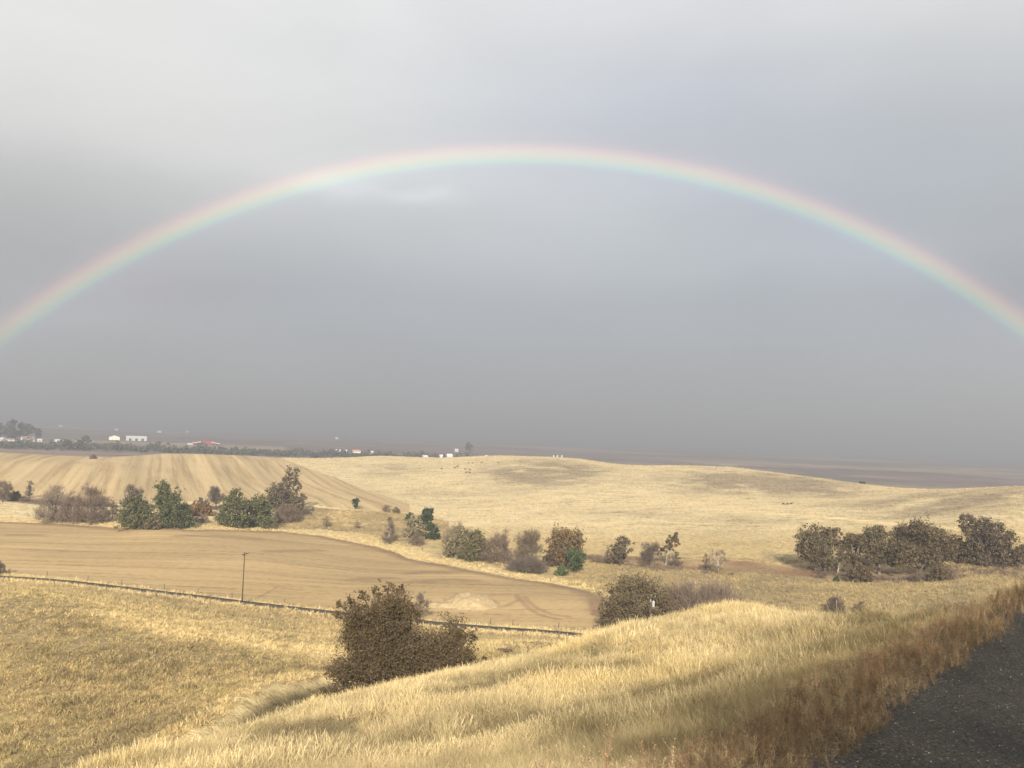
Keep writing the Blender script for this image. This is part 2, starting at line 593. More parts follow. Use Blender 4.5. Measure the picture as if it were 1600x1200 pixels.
T = np.repeat(STRAW[None], len(X), 0)
big = fnoise(X, Y, 60, 4)
mid = fnoise(X, Y, 14, 4)
T = lerp(T, np.repeat(PALE[None], len(X), 0), sstep(0.0, 0.6, big))
T = lerp(T, np.repeat(THATCH[None], len(X), 0), 0.75 * sstep(0.05, 0.6, mid) * sstep(120, 170, RR) * (1 - sstep(330, 420, RR)))
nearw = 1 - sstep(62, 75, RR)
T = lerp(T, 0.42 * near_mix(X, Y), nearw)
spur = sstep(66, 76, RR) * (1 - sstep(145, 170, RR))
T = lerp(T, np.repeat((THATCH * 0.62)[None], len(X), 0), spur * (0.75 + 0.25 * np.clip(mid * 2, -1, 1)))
T = lerp(T, np.repeat(PALE[None], len(X), 0), (1 - sstep(2.5, 8, seg_dist(X, Y, PLOW[0]) + 3 * mid)) * 0.95)
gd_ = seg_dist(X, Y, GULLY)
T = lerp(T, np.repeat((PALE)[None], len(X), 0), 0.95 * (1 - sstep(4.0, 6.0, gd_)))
T = lerp(T, np.repeat((OLIVE * 0.42)[None], len(X), 0), 0.95 * (1 - sstep(1.6, 2.8, gd_)))  # shade of the gully floor put into the ground colour as dark olive
# pasture of the far hill: grey-brown patches, painted shade on its humps
hillw = sstep(330, 420, RR) * (1 - sstep(950, 1050, RR))
T = lerp(T, np.repeat(np.array([0.60, 0.482, 0.272])[None], len(X), 0), hillw * 0.9)
for px, py, rx, ry, k in [(855, 737, 85, 17, 0.95), (1180, 752, 120, 18, 0.95), (1290, 763, 60, 14, 0.5), (1480, 787, 130, 20, 0.65), (620, 735, 60, 12, 0.3), (1330, 850, 160, 18, 0.3), (1130, 818, 110, 12, 0.3), (700, 775, 120, 14, 0.2), (1560, 775, 60, 12, 0.3), (980, 800, 120, 10, 0.22)]:
    p = hit(px, py)
    R0 = math.hypot(p[0], p[1])
    a0 = math.atan2(p[0], p[1])
    p2 = hit(px, py + ry)
    dR = abs(R0 - math.hypot(p2[0], p2[1])) + 4
    w = np.exp(-(((np.arctan2(X, Y) - a0) * F_PX / rx) ** 2 + ((RR - R0) / dR) ** 2)) * hillw * k * 1.7
    w = w * (0.85 + 1.2 * np.clip(mid, -0.6, 0.6))
    T = lerp(T, np.repeat(np.array([0.27, 0.205, 0.125])[None], len(X), 0), np.clip(w, 0, 0.9))
# thin cattle paths along the slope
path = np.abs(fnoise(X * 0.35, (RR * 1.0), 22, 2))
T = lerp(T, np.repeat((THATCH)[None], len(X), 0), hillw * 0.28 * (1 - sstep(0.0, 0.05, path)))
T = lerp(T, np.repeat((PALE * 1.15)[None], len(X), 0), 0.9 * (1 - sstep(1.5, 4.0, seg_dist(X, Y, HILLTRACK))))
# right-hand meadow in front of the creek
T = lerp(T, np.repeat((THATCH * 0.9)[None], len(X), 0), (0.55 + 0.4 * sstep(-0.15, 0.3, mid)) * sstep(190, 215, RR) * (1 - sstep(285, 320, RR)) * sstep(0.08, 0.14, np.arctan2(X, Y)))
creek = inside(X, Y, CREEK)
T[creek] = lerp(T[creek], np.repeat((SOIL * 1.2)[None], creek.sum(), 0), np.clip(0.72 + 0.9 * mid[creek], 0.2, 1))
bank = inside(X, Y, BANK)
T[bank] = lerp(np.repeat(STRAW[None], bank.sum(), 0), np.repeat((THATCH * 0.8)[None], bank.sum(), 0), sstep(-0.2, 0.3, mid[bank]))
hedge = 1 - sstep(3, 9, seg_dist(X, Y, HEDGE))
T = lerp(T, np.repeat(np.array([0.15, 0.105, 0.07])[None], len(X), 0), hedge * 0.85)
# fields
infield = inside(X, Y, FIELD)
d_edge = seg_dist(X, Y, field_edge)
streak = fnoise(X * 0.06 + 0.02 * Y, Y, 5, 3)
Tf = TAN * (1 + 0.22 * streak[:, None] + 0.18 * big[:, None])
Tf = lerp(Tf, np.repeat(SOIL[None], len(X), 0), 0.75 * (1 - sstep(1.5, 6.5, d_edge)))
for p in SMEARS:
    Tf = lerp(Tf, np.repeat((SOIL * 1.1)[None], len(X), 0), 0.55 * (1 - sstep(0.5, 4.5, seg_dist(X, Y, p) + 1.5 * streak)))
for p in TRACKS:
    Tf = lerp(Tf, np.repeat((SOIL * 1.2)[None], len(X), 0), 0.6 * (1 - sstep(0.3, 1.1, seg_dist(X, Y, p))))
T[infield] = Tf[infield]
verge = (~infield) & (d_edge < 14) & (RR > 200)
T[verge] = lerp(T[verge], np.repeat((PALE * 1.05)[None], verge.sum(), 0), 0.85 * (1 - sstep(4, 14, d_edge[verge])))
instub = inside(X, Y, STUB)
ROWA = math.radians(-21.5)
q_row = X * math.cos(ROWA) - Y * math.sin(ROWA)
rows = fnoise(q_row, (X * math.sin(ROWA) + Y * math.cos(ROWA)) * 0.012, 9, 3)
T[instub] = (np.array([0.45, 0.328, 0.165]) * (1 + 0.32 * rows[:, None]))[instub]
vr = seg_dist(X, Y, VROAD)
vs = (vr < 9) & ~infield
T[vs] = lerp(T[vs], np.repeat((PALE * 0.95)[None], vs.sum(), 0), 1 - sstep(4, 9, vr[vs]))
# the plain beyond
plain = RR > 1010
cell = np.stack([np.floor((X + 0.25 * Y) / 420), np.floor((Y - 0.25 * X + 60 * np.sin(X / 900)) / 330)], -1).astype(int)
hsh = np.mod(np.sin(cell[:, 0] * 127.1 + cell[:, 1] * 311.7) * 43758.5453, 1)
pal = np.array([[0.085, 0.060, 0.052], [0.105, 0.078, 0.064], [0.09, 0.075, 0.055], [0.125, 0.092, 0.07], [0.16, 0.118, 0.078], [0.095, 0.066, 0.058], [0.11, 0.08, 0.066], [0.085, 0.068, 0.055]])
Tp = 1.7 * pal[(hsh * 8).astype(int) % 8] * (1 + 0.3 * fnoise(X, Y, 120, 3)[:, None])
T[plain] = Tp[plain]
nearroad = (rt_ > 0.25 * fnoise(X, Y, 0.8, 3)) & (rt_ < 6.2) & (np.abs(rs_) < 70)
T[nearroad] = np.array([0.058, 0.051, 0.042])

i0 = np.arange(NA)[:, None]
j0 = np.arange(NR - 1)[None]
q = np.stack([i0 * NR + j0, i0 * NR + j0 + 1, ((i0 + 1) % NA) * NR + j0 + 1, ((i0 + 1) % NA) * NR + j0], -1).reshape(-1, 4)
votes = lambda mask: mask[q].sum(1) >= 2
zone = np.zeros(len(q), int)                                   # 0 valley grassland
Rq = RR[q].mean(1)
zone[Rq < 68] = 1                                              # near hillside
zone[(Rq > 385) & (Rq <= 1010)] = 2                            # far hills
zone[Rq > 1010] = 3                                            # plain
zone[votes(instub)] = 4
zone[votes(infield)] = 5
zone[votes(creek)] = 6
zone[votes(nearroad)] = 7


def ground_material(name, kind):
    m, n, out = material(name)
    at = n.new('ShaderNodeAttribute', attribute_name='tint')
    pos = n.new('ShaderNodeNewGeometry').outputs['Position']
    col = at.outputs['Color']
    bump_h = None
    dist = 0.1
    if kind == 'grass':
        a = n.noise(pos, 0.55, 4, 0.62)
        b = n.noise(pos, 2.3, 4, 0.7)
        f = n.m('ADD', n.m('MULTIPLY', a, 0.5), n.m('MULTIPLY', b, 0.5))
        col = n.mix(1.0, col, n.ramp(f, [(0.36, (0.45, 0.42, 0.37)), (0.5, (0.95, 0.95, 0.95)), (0.64, (1.22, 1.22, 1.2))]), 'MULTIPLY')
        bump_h, dist = f, 0.9
    elif kind == 'hill':
        a = n.noise(n.mapping(pos, (0.5, 1, 1)), 0.16, 5, 0.7)
        b = n.noise(n.mapping(pos, (1, 0.45, 1)), 0.55, 3, 0.75)
        f = n.m('ADD', n.m('MULTIPLY', a, 0.55), n.m('MULTIPLY', b, 0.45))
        col = n.mix(1.0, col, n.ramp(f, [(0.36, (0.5, 0.46, 0.41)), (0.49, (0.97, 0.965, 0.95)), (0.64, (1.16, 1.16, 1.15))]), 'MULTIPLY')
        bump_h, dist = f, 1.2
    elif kind == 'tilled':
        a = n.noise(n.mapping(pos, (0.012, 0.36, 0.1), (0, 0, math.radians(-3))), 1.0, 5, 0.72)
        b = n.noise(n.mapping(pos, (0.5, 0.4, 1.0)), 1.1, 4, 0.75)
        f = n.m('ADD', n.m('MULTIPLY', a, 0.6), n.m('MULTIPLY', b, 0.4))
        col = n.mix(1.0, col, n.ramp(f, [(0.36, (0.60, 0.55, 0.49)), (0.47, (0.97, 0.96, 0.94)), (0.64, (1.16, 1.17, 1.18))]), 'MULTIPLY')
        bump_h, dist = f, 0.35
    elif kind == 'stubble':
        v = n.mapping(n.mapping(pos, (1, 1, 1), (0, 0, ROWA)), (0.20, 0.004, 0.02))
        a = n.noise(v, 1.0, 3, 0.7)
        b = n.noise(pos, 0.5, 4, 0.65)
        f = n.m('ADD', n.m('MULTIPLY', a, 0.65), n.m('MULTIPLY', b, 0.35))
        col = n.mix(1.0, col, n.ramp(f, [(0.39, (0.70, 0.66, 0.60)), (0.5, (1, 1, 1)), (0.61, (1.14, 1.14, 1.13))]), 'MULTIPLY')
        bump_h, dist = f, 0.5
    elif kind == 'soil':
        f = n.noise(pos, 0.8, 5, 0.65)
        col = n.mix(1.0, col, n.ramp(f, [(0.35, (0.7, 0.66, 0.62)), (0.65, (1.3, 1.28, 1.2))]), 'MULTIPLY')
        bump_h, dist = f, 0.6
    elif kind == 'plain':
        f = n.noise(n.mapping(pos, (0.4, 1, 1)), 0.02, 5, 0.7)
        col = n.mix(1.0, col, n.ramp(f, [(0.35, (0.7, 0.7, 0.7)), (0.65, (1.3, 1.27, 1.25))]), 'MULTIPLY')
    elif kind == 'near':
        f = n.noise(pos, 14.0, 4, 0.7)
        col = n.mix(1.0, col, n.ramp(f, [(0.3, (0.5, 0.48, 0.45)), (0.7, (1.35, 1.33, 1.3))]), 'MULTIPLY')
        bump_h, dist = f, 0.05
    elif kind == 'road':
        vor = n.new('ShaderNodeTexVoronoi')
        vor.inputs['Scale'].default_value = 46.0
        n.put(vor.inputs['Vector'], pos)
        vor2 = n.new('ShaderNodeTexVoronoi')
        vor2.inputs['Scale'].default_value = 24.0
        n.put(vor2.inputs['Vector'], pos)
        big_ = n.noise(pos, 1.1, 5, 0.6)
        stone = n.ramp(n.new('ShaderNodeSeparateColor').outputs[0] if False else vor.outputs['Color'], [(0.0, (0.45, 0.45, 0.45)), (0.6, (0.95, 0.93, 0.9)), (0.82, (1.3, 1.25, 1.15)), (0.93, (2.6, 2.5, 2.3)), (1.0, (5.0, 4.9, 4.6))])
        col = n.mix(1.0, col, stone, 'MULTIPLY')
        col = n.mix(1.0, col, n.ramp(big_, [(0.35, (0.72, 0.76, 0.74)), (0.6, (1.15, 1.08, 0.95))]), 'MULTIPLY')
        bump_h = n.m('ADD', n.m('MULTIPLY', vor.outputs['Distance'], -0.7), n.m('MULTIPLY', vor2.outputs['Distance'], -0.5))
        dist = 0.035
    normal = None
    if bump_h is not None:
        b = n.new('ShaderNodeBump')
        b.inputs['Strength'].default_value = 0.75 if kind != 'road' else 1.0
        b.inputs['Distance'].default_value = dist
        n.put(b.inputs['Height'], bump_h)
        normal = b.outputs[0]
    principled(n, out, col, 0.95 if kind != 'road' else 0.7, normal, 0.15 if kind != 'road' else 0.3)
    return m


for zid, name, kind, lab, cat in [
        (0, 'valley_grassland', 'grass', 'pale dry grassland on the valley floor round the tilled field', 'grassland'),
        (1, 'hillside', 'near', 'near hillside under tall dry grass falling away from the gravel road', 'hillside'),
        (2, 'far_hill', 'hill', 'long rolling straw-coloured pasture hill across the valley', 'hill'),
        (3, 'plain', 'plain', 'dark hazy farmland plain fading into rain beyond the hills', 'plain'),
        (4, 'stubble_field', 'stubble', 'striped stubble field on the hill slope at the left', 'field'),
        (5, 'tilled_field', 'tilled', 'flat tan tilled field between the valley road and the tree belt', 'field'),
        (6, 'creek_bed', 'soil', 'reddish brown bare creek bed in front of the right-hand oaks', 'creek bed'),
        (7, 'gravel_road', 'road', 'dark wet gravel road surface in the lower right corner', 'road')]:
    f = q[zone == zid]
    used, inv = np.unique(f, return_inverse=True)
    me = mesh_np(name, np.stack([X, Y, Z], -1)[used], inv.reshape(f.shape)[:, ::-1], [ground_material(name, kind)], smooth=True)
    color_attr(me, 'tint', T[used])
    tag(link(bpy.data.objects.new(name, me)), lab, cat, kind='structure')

# ---------------------------------------------------------------- valley road: a sheet on its low embankment, with pale lane dashes
mat_asphalt = simple_mat('old_asphalt', (0.078, 0.066, 0.053), 0.95, 0.35, 0.6, spec=0.05)
mat_paint = simple_mat('worn_road_paint', (0.46, 0.45, 0.42), 0.8, 0.2, 3)
vl = np.concatenate([[0], np.cumsum(np.linalg.norm(np.diff(vroad, axis=0), axis=1))])
ts = np.arange(0, vl[-1], 2.5)
cx = np.interp(ts, vl, vroad[:, 0])
cy = np.interp(ts, vl, vroad[:, 1])
k5 = np.ones(9) / 9
cx = np.convolve(np.pad(cx, 4, 'edge'), k5, 'valid')
cy = np.convolve(np.pad(cy, 4, 'edge'), k5, 'valid')
tx, ty = np.gradient(cx), np.gradient(cy)
tl = np.hypot(tx, ty)
nx, ny = -ty / tl, tx / tl
cz = np.max([land(cx + nx * o, cy + ny * o) for o in (-2.5, 0, 2.5)], axis=0)
cz = np.convolve(np.pad(cz, 4, 'edge'), k5, 'valid') + 0.2
prof = [(-4.5, -1.1), (-2.1, -0.06), (0, 0.03), (2.1, -0.06), (4.5, -1.1)]
vv = np.concatenate([np.stack([cx + nx * o, cy + ny * o, cz + h], -1)[:, None] for o, h in prof], 1)
nv = len(cx)
rf = []
for i in range(nv - 1):
    for j in range(len(prof) - 1):
        a = i * len(prof) + j
        rf.append((a, a + len(prof), a + len(prof) + 1, a + 1))
rf = np.array(rf)
mi = np.tile(np.array([1, 0, 0, 1]), nv - 1)
mat_verge = simple_mat('dry_verge_grass', tuple(STRAW * 0.7), 0.95, 0.5, 0.5)
rme = mesh_np('valley_road', vv.reshape(-1, 3), rf[:, ::-1], [mat_asphalt, mat_verge], True, mi)
valley_road = tag(link(bpy.data.objects.new('valley_road', rme)), 'narrow grey asphalt road crossing the valley below the tilled field', 'road', kind='structure')
dash_mesh = mesh_py('lane_dash', [(-0.28, -0.16, 0), (0.28, -0.16, 0), (0.28, 0.16, 0), (-0.28, 0.16, 0), (-0.28, -0.16, -0.04), (0.28, -0.16, -0.04), (0.28, 0.16, -0.04), (-0.28, 0.16, -0.04)],
                    [(0, 1, 2, 3), (0, 4, 5, 1), (1, 5, 6, 2), (2, 6, 7, 3), (3, 7, 4, 0)], mat_paint)


def road_frame(px, py):
    """point on the valley road nearest to a photo position"""
    p = hit(px, py)
    i = int(np.argmin(np.hypot(cx - p[0], cy - p[1])))
    return i


for px in (694, 712, 731, 739, 752, 773, 792, 811, 834, 854, 874, 895, 918):
    d = ray(px, 988)
    a = math.atan2(d[0], d[1])
    i = int(np.argmin(np.abs(np.arctan2(cx, cy) - a)))
    o = link(bpy.data.objects.new('lane_dash', dash_mesh), valley_road)
    off = -1.2
    o.location = (cx[i] + nx[i] * off, cy[i] + ny[i] * off, cz[i] + 0.035)
    o.rotation_euler = (0, 0, math.atan2(ty[i], tx[i]))
# ---------------------------------------------------------------- rain haze and rainbow
hm, hn, hout = material('rain_haze')
pv = hn.new('ShaderNodeVolumePrincipled')
pv.inputs['Color'].default_value = (0.60, 0.615, 0.65, 1)
pv.inputs['Density'].default_value = 5.0e-4
pv.inputs['Anisotropy'].default_value = 0.25
hm.node_tree.links.new(pv.outputs[0], hout.inputs['Volume'])
HX, HZ0, HZ1 = 15000.0, float(Z.min()) - 1.5, float(Z.max()) + 12.0
hv = [(sx * HX, sy * HX, zz) for zz in (HZ0, HZ1) for sy in (-1, 1) for sx in (-1, 1)]
tag(link(bpy.data.objects.new('haze', mesh_py('haze', hv, [(0, 2, 3, 1), (4, 5, 7, 6), (0, 1, 5, 4), (2, 6, 7, 3), (0, 4, 6, 2), (1, 3, 7, 5)], hm))),
    'grey rain haze hanging over the plain', 'haze', kind='stuff')

BOW_D = 42000.0
axis = np.array(ANTI)
side = np.cross(axis, [0, 0, 1.0])
side /= np.linalg.norm(side)
upv = np.cross(side, axis)
bow_deg = np.linspace(37.2, 43.6, 33)
bow_phi = np.radians(np.linspace(-88, 88, 177))
bv, bu = [], []
for ph in bow_phi:
    for dg in bow_deg:
        c, s = math.cos(math.radians(dg)), math.sin(math.radians(dg))
        bv.append(BOW_D * (axis * c + s * (upv * math.cos(ph) + side * math.sin(ph))) + np.array([0, 0, CAM_Z]))
        bu.append((dg - 37.2) / 6.4)
nb = len(bow_deg)
bf = np.array([(i * nb + j, i * nb + j + 1, (i + 1) * nb + j + 1, (i + 1) * nb + j) for i in range(len(bow_phi) - 1) for j in range(nb - 1)])
keep = np.array(bv)[:, 2][bf].min(1) > -900
bm_, bn, bout = material('rainbow_light')
ba = bn.new('ShaderNodeAttribute', attribute_name='across')
kk = 0.68 / EXPO


def bw(deg, r, g, b):
    return ((deg - 37.2) / 6.4, (max(0, r) * kk, max(0, g) * kk, max(0, b) * kk))


bramp = bn.ramp(ba.outputs['Fac'], [
    bw(37.2, 0, 0, 0), bw(39.4, .025, .026, .035), bw(40.75, .045, .045, .075), bw(41.02, .045, .10, .115), bw(41.2, .075, .23, .15), bw(41.44, .21, .26, .095),
    bw(41.7, .33, .25, .08), bw(41.93, .34, .165, .07), bw(42.15, .25, .075, .06), bw(42.38, .10, .03, .032), bw(42.65, .03, .01, .01), bw(43.3, 0, 0, 0)], 'LINEAR')
bem = bn.new('ShaderNodeEmission')
bn.put(bem.inputs['Color'], bramp)
btr = bn.new('ShaderNodeBsdfTransparent')
badd = bn.new('ShaderNodeAddShader')
bn.t.links.new(bem.outputs[0], badd.inputs[0])
bn.t.links.new(btr.outputs[0], badd.inputs[1])
bn.t.links.new(badd.outputs[0], bout.inputs['Surface'])
bm_.cycles.emission_sampling = 'NONE'
bow_mesh = mesh_np('rainbow', np.array(bv), bf[keep], [bm_], True)
att = bow_mesh.attributes.new('across', 'FLOAT', 'POINT')
att.data.foreach_set('value', np.array(bu, np.float32))
tag(link(bpy.data.objects.new('rainbow', bow_mesh)), 'wide faint rainbow arching across the grey rain clouds', 'rainbow')

# ---------------------------------------------------------------- trees


def leaf_material(name, cols, rough=0.8, trans=0.15):
    m, n, out = material(name)
    g = n.new('ShaderNodeNewGeometry')
    k = len(cols)
    col = n.ramp(g.outputs['Random Per Island'], [(i / max(1, k - 1), c) for i, c in enumerate(cols)])
    p = n.new('ShaderNodeBsdfPrincipled')
    n.put(p.inputs['Base Color'], col)
    p.inputs['Roughness'].default_value = rough
    p.inputs['Specular IOR Level'].default_value = 0.15
    t = n.new('ShaderNodeBsdfTranslucent')
    n.put(t.inputs['Color'], col)
    mx = n.new('ShaderNodeMixShader')
    mx.inputs[0].default_value = trans
    n.t.links.new(p.outputs[0], mx.inputs[1])
    n.t.links.new(t.outputs[0], mx.inputs[2])
    n.t.links.new(mx.outputs[0], out.inputs['Surface'])
    return m


LEAF = {
    'brown': leaf_material('brown_oak_leaves', [(0.065, 0.050, 0.028), (0.10, 0.072, 0.038), (0.13, 0.088, 0.043), (0.09, 0.074, 0.036), (0.17, 0.105, 0.048)]),
    'russet': leaf_material('dark_russet_leaves', [(0.052, 0.042, 0.021), (0.08, 0.061, 0.027), (0.105, 0.074, 0.031), (0.07, 0.057, 0.026), (0.17, 0.095, 0.036)]),
    'rust': leaf_material('rusty_leaves', [(0.12, 0.07, 0.03), (0.19, 0.11, 0.042), (0.25, 0.14, 0.05), (0.13, 0.085, 0.036)]),
    'olive': leaf_material('dull_olive_leaves', [(0.085, 0.072, 0.035), (0.13, 0.105, 0.05), (0.16, 0.13, 0.062), (0.12, 0.088, 0.045), (0.19, 0.14, 0.07)]),
    'green': leaf_material('dark_green_leaves', [(0.06, 0.064, 0.024), (0.10, 0.105, 0.036), (0.14, 0.138, 0.048), (0.08, 0.085, 0.034), (0.17, 0.155, 0.065)]),
    'deep': leaf_material('deep_green_leaves', [(0.028, 0.04, 0.018), (0.045, 0.062, 0.026), (0.065, 0.08, 0.034)]),
    'pine': leaf_material('fresh_green_leaves', [(0.055, 0.078, 0.03), (0.085, 0.112, 0.042), (0.12, 0.145, 0.06)]),
    'sage': leaf_material('pale_sage_leaves', [(0.17, 0.145, 0.078), (0.24, 0.20, 0.105), (0.28, 0.235, 0.13)]),
    'twig': leaf_material('grey_brown_twigs', [(0.13, 0.098, 0.072), (0.18, 0.135, 0.098), (0.23, 0.175, 0.125), (0.15, 0.11, 0.08)], trans=0.0),
    'plum': leaf_material('reddish_twigs', [(0.11, 0.08, 0.058), (0.155, 0.108, 0.074), (0.20, 0.145, 0.098)], trans=0.0),
    'dark': leaf_material('dark_twigs', [(0.07, 0.056, 0.043), (0.105, 0.082, 0.06), (0.14, 0.11, 0.08)], trans=0.0),
    'far': leaf_material('far_trees', [(0.06, 0.064, 0.04), (0.08, 0.08, 0.05), (0.10, 0.092, 0.058)]),
}
BARK = {
    'grey': simple_mat('grey_bark', (0.16, 0.125, 0.09), 0.9, 0.35, 1.5),
    'dark': simple_mat('dark_bark', (0.075, 0.056, 0.04), 0.9, 0.35, 1.5),
    'white': simple_mat('pale_bark', (0.32, 0.265, 0.195), 0.85, 0.25, 1.5),
}


def tube(path, radii, sides=5):
    path = np.asarray(path, float)
    n = len(path)
    t = np.gradient(path, axis=0)
    t /= np.linalg.norm(t, axis=1)[:, None] + 1e-9
    ref = np.array([0.31, 0.17, 0.2])
    a = np.cross(t, ref)
    a /= np.linalg.norm(a, axis=1)[:, None] + 1e-9
    b = np.cross(t, a)
    ang = np.arange(sides) * 2 * math.pi / sides
    v = path[:, None] + np.asarray(radii)[:, None, None] * (np.cos(ang)[None, :, None] * a[:, None] + np.sin(ang)[None, :, None] * b[:, None])
    f = []
    for i in range(n - 1):
        for j in range(sides):
            f.append((i * sides + j, i * sides + (j + 1) % sides, (i + 1) * sides + (j + 1) % sides, (i + 1) * sides + j))
    return v.reshape(-1, 3), np.array(f)


def join(parts):
    vs, fs, o = [], [], 0
    for v, f in parts:
        vs.append(v)
        fs.append(f + o)
        o += len(v)
    return np.concatenate(vs), np.concatenate(fs)


def quads(rng, c, size, asp=0.6):
    n = len(c)
    u = rng.normal(size=(n, 3))
    u /= np.linalg.norm(u, axis=1)[:, None]
    w = np.cross(u, rng.normal(size=(n, 3)))
    w /= np.linalg.norm(w, axis=1)[:, None]
    s = size * rng.uniform(0.55, 1.4, (n, 1))
    v = np.stack([c - u * s, c + w * s * asp, c + u * s, c - w * s * asp], 1).reshape(-1, 3)
    return v, np.arange(4 * n).reshape(n, 4)


def twigs(rng, c, d, length, width):
    n = len(c)
    d = d / (np.linalg.norm(d, axis=1)[:, None] + 1e-9)
    w = np.cross(d, rng.normal(size=(n, 3)))
    w /= np.linalg.norm(w, axis=1)[:, None] + 1e-9
    L = length * rng.uniform(0.5, 1.4, (n, 1))
    bend = rng.normal(size=(n, 3)) * 0.22
    m = c + d * L * 0.5
    e = c + (d + bend) * L
    v = np.stack([c - w * width, c + w * width, m + w * width * 0.7 + bend * L * 0.2, e, m - w * width * 0.7 + bend * L * 0.2], 1).reshape(-1, 3)
    b = np.arange(n)[:, None] * 5
    f = np.concatenate([b + np.array([[0, 1, 2, 4]]), b + np.array([[4, 2, 3, 3]])], 0)
    return v, f


def tri_clean(v, f):
    """quads with a repeated last vertex become triangles"""
    deg = f[:, 2] == f[:, 3]
    a = f[~deg]
    tri = np.concatenate([a[:, [0, 1, 2]], a[:, [0, 2, 3]], f[deg][:, :3]], 0)
    return v, tri


LOBES = {
    'round': lambda r: [(r.uniform(-.62, .62) * (1 - .3 * k / 10), r.uniform(-.5, .5), .30 + .5 * k / 12 + r.uniform(-.05, .05), .42) for k in range(13)],
    'bush': lambda r: [(math.cos(a) * .60 * r.uniform(.85, 1.1), math.sin(a) * .6, r.uniform(.16, .26), .40) for a in np.arange(7) * .9] + [(math.cos(a) * .42, math.sin(a) * .42, r.uniform(.46, .58), .40) for a in np.arange(5) * 1.26 + r.rand()] + [(r.uniform(-.22, .22), r.uniform(-.2, .2), r.uniform(.66, .8), .34) for _ in range(3)],
    'oak': lambda r: [(math.cos(a) * .62 * r.uniform(.7, 1.1), math.sin(a) * .6, r.uniform(.30, .70), r.uniform(.32, .42)) for a in np.arange(9) * .7] + [(r.uniform(-.4, .4), r.uniform(-.35, .35), r.uniform(.72, .84), .36) for _ in range(5)],
    'tall': lambda r: [(r.uniform(-.4, .4) * (1 - .5 * k / 9), r.uniform(-.4, .4), .18 + .72 * k / 11, .58 - .2 * k / 11) for k in range(12)],
    'cone': lambda r: [(r.uniform(-.5, .5) * (1 - .75 * k / 9), r.uniform(-.4, .4), .12 + .74 * k / 9, .5 - .3 * k / 9) for k in range(10)],
}


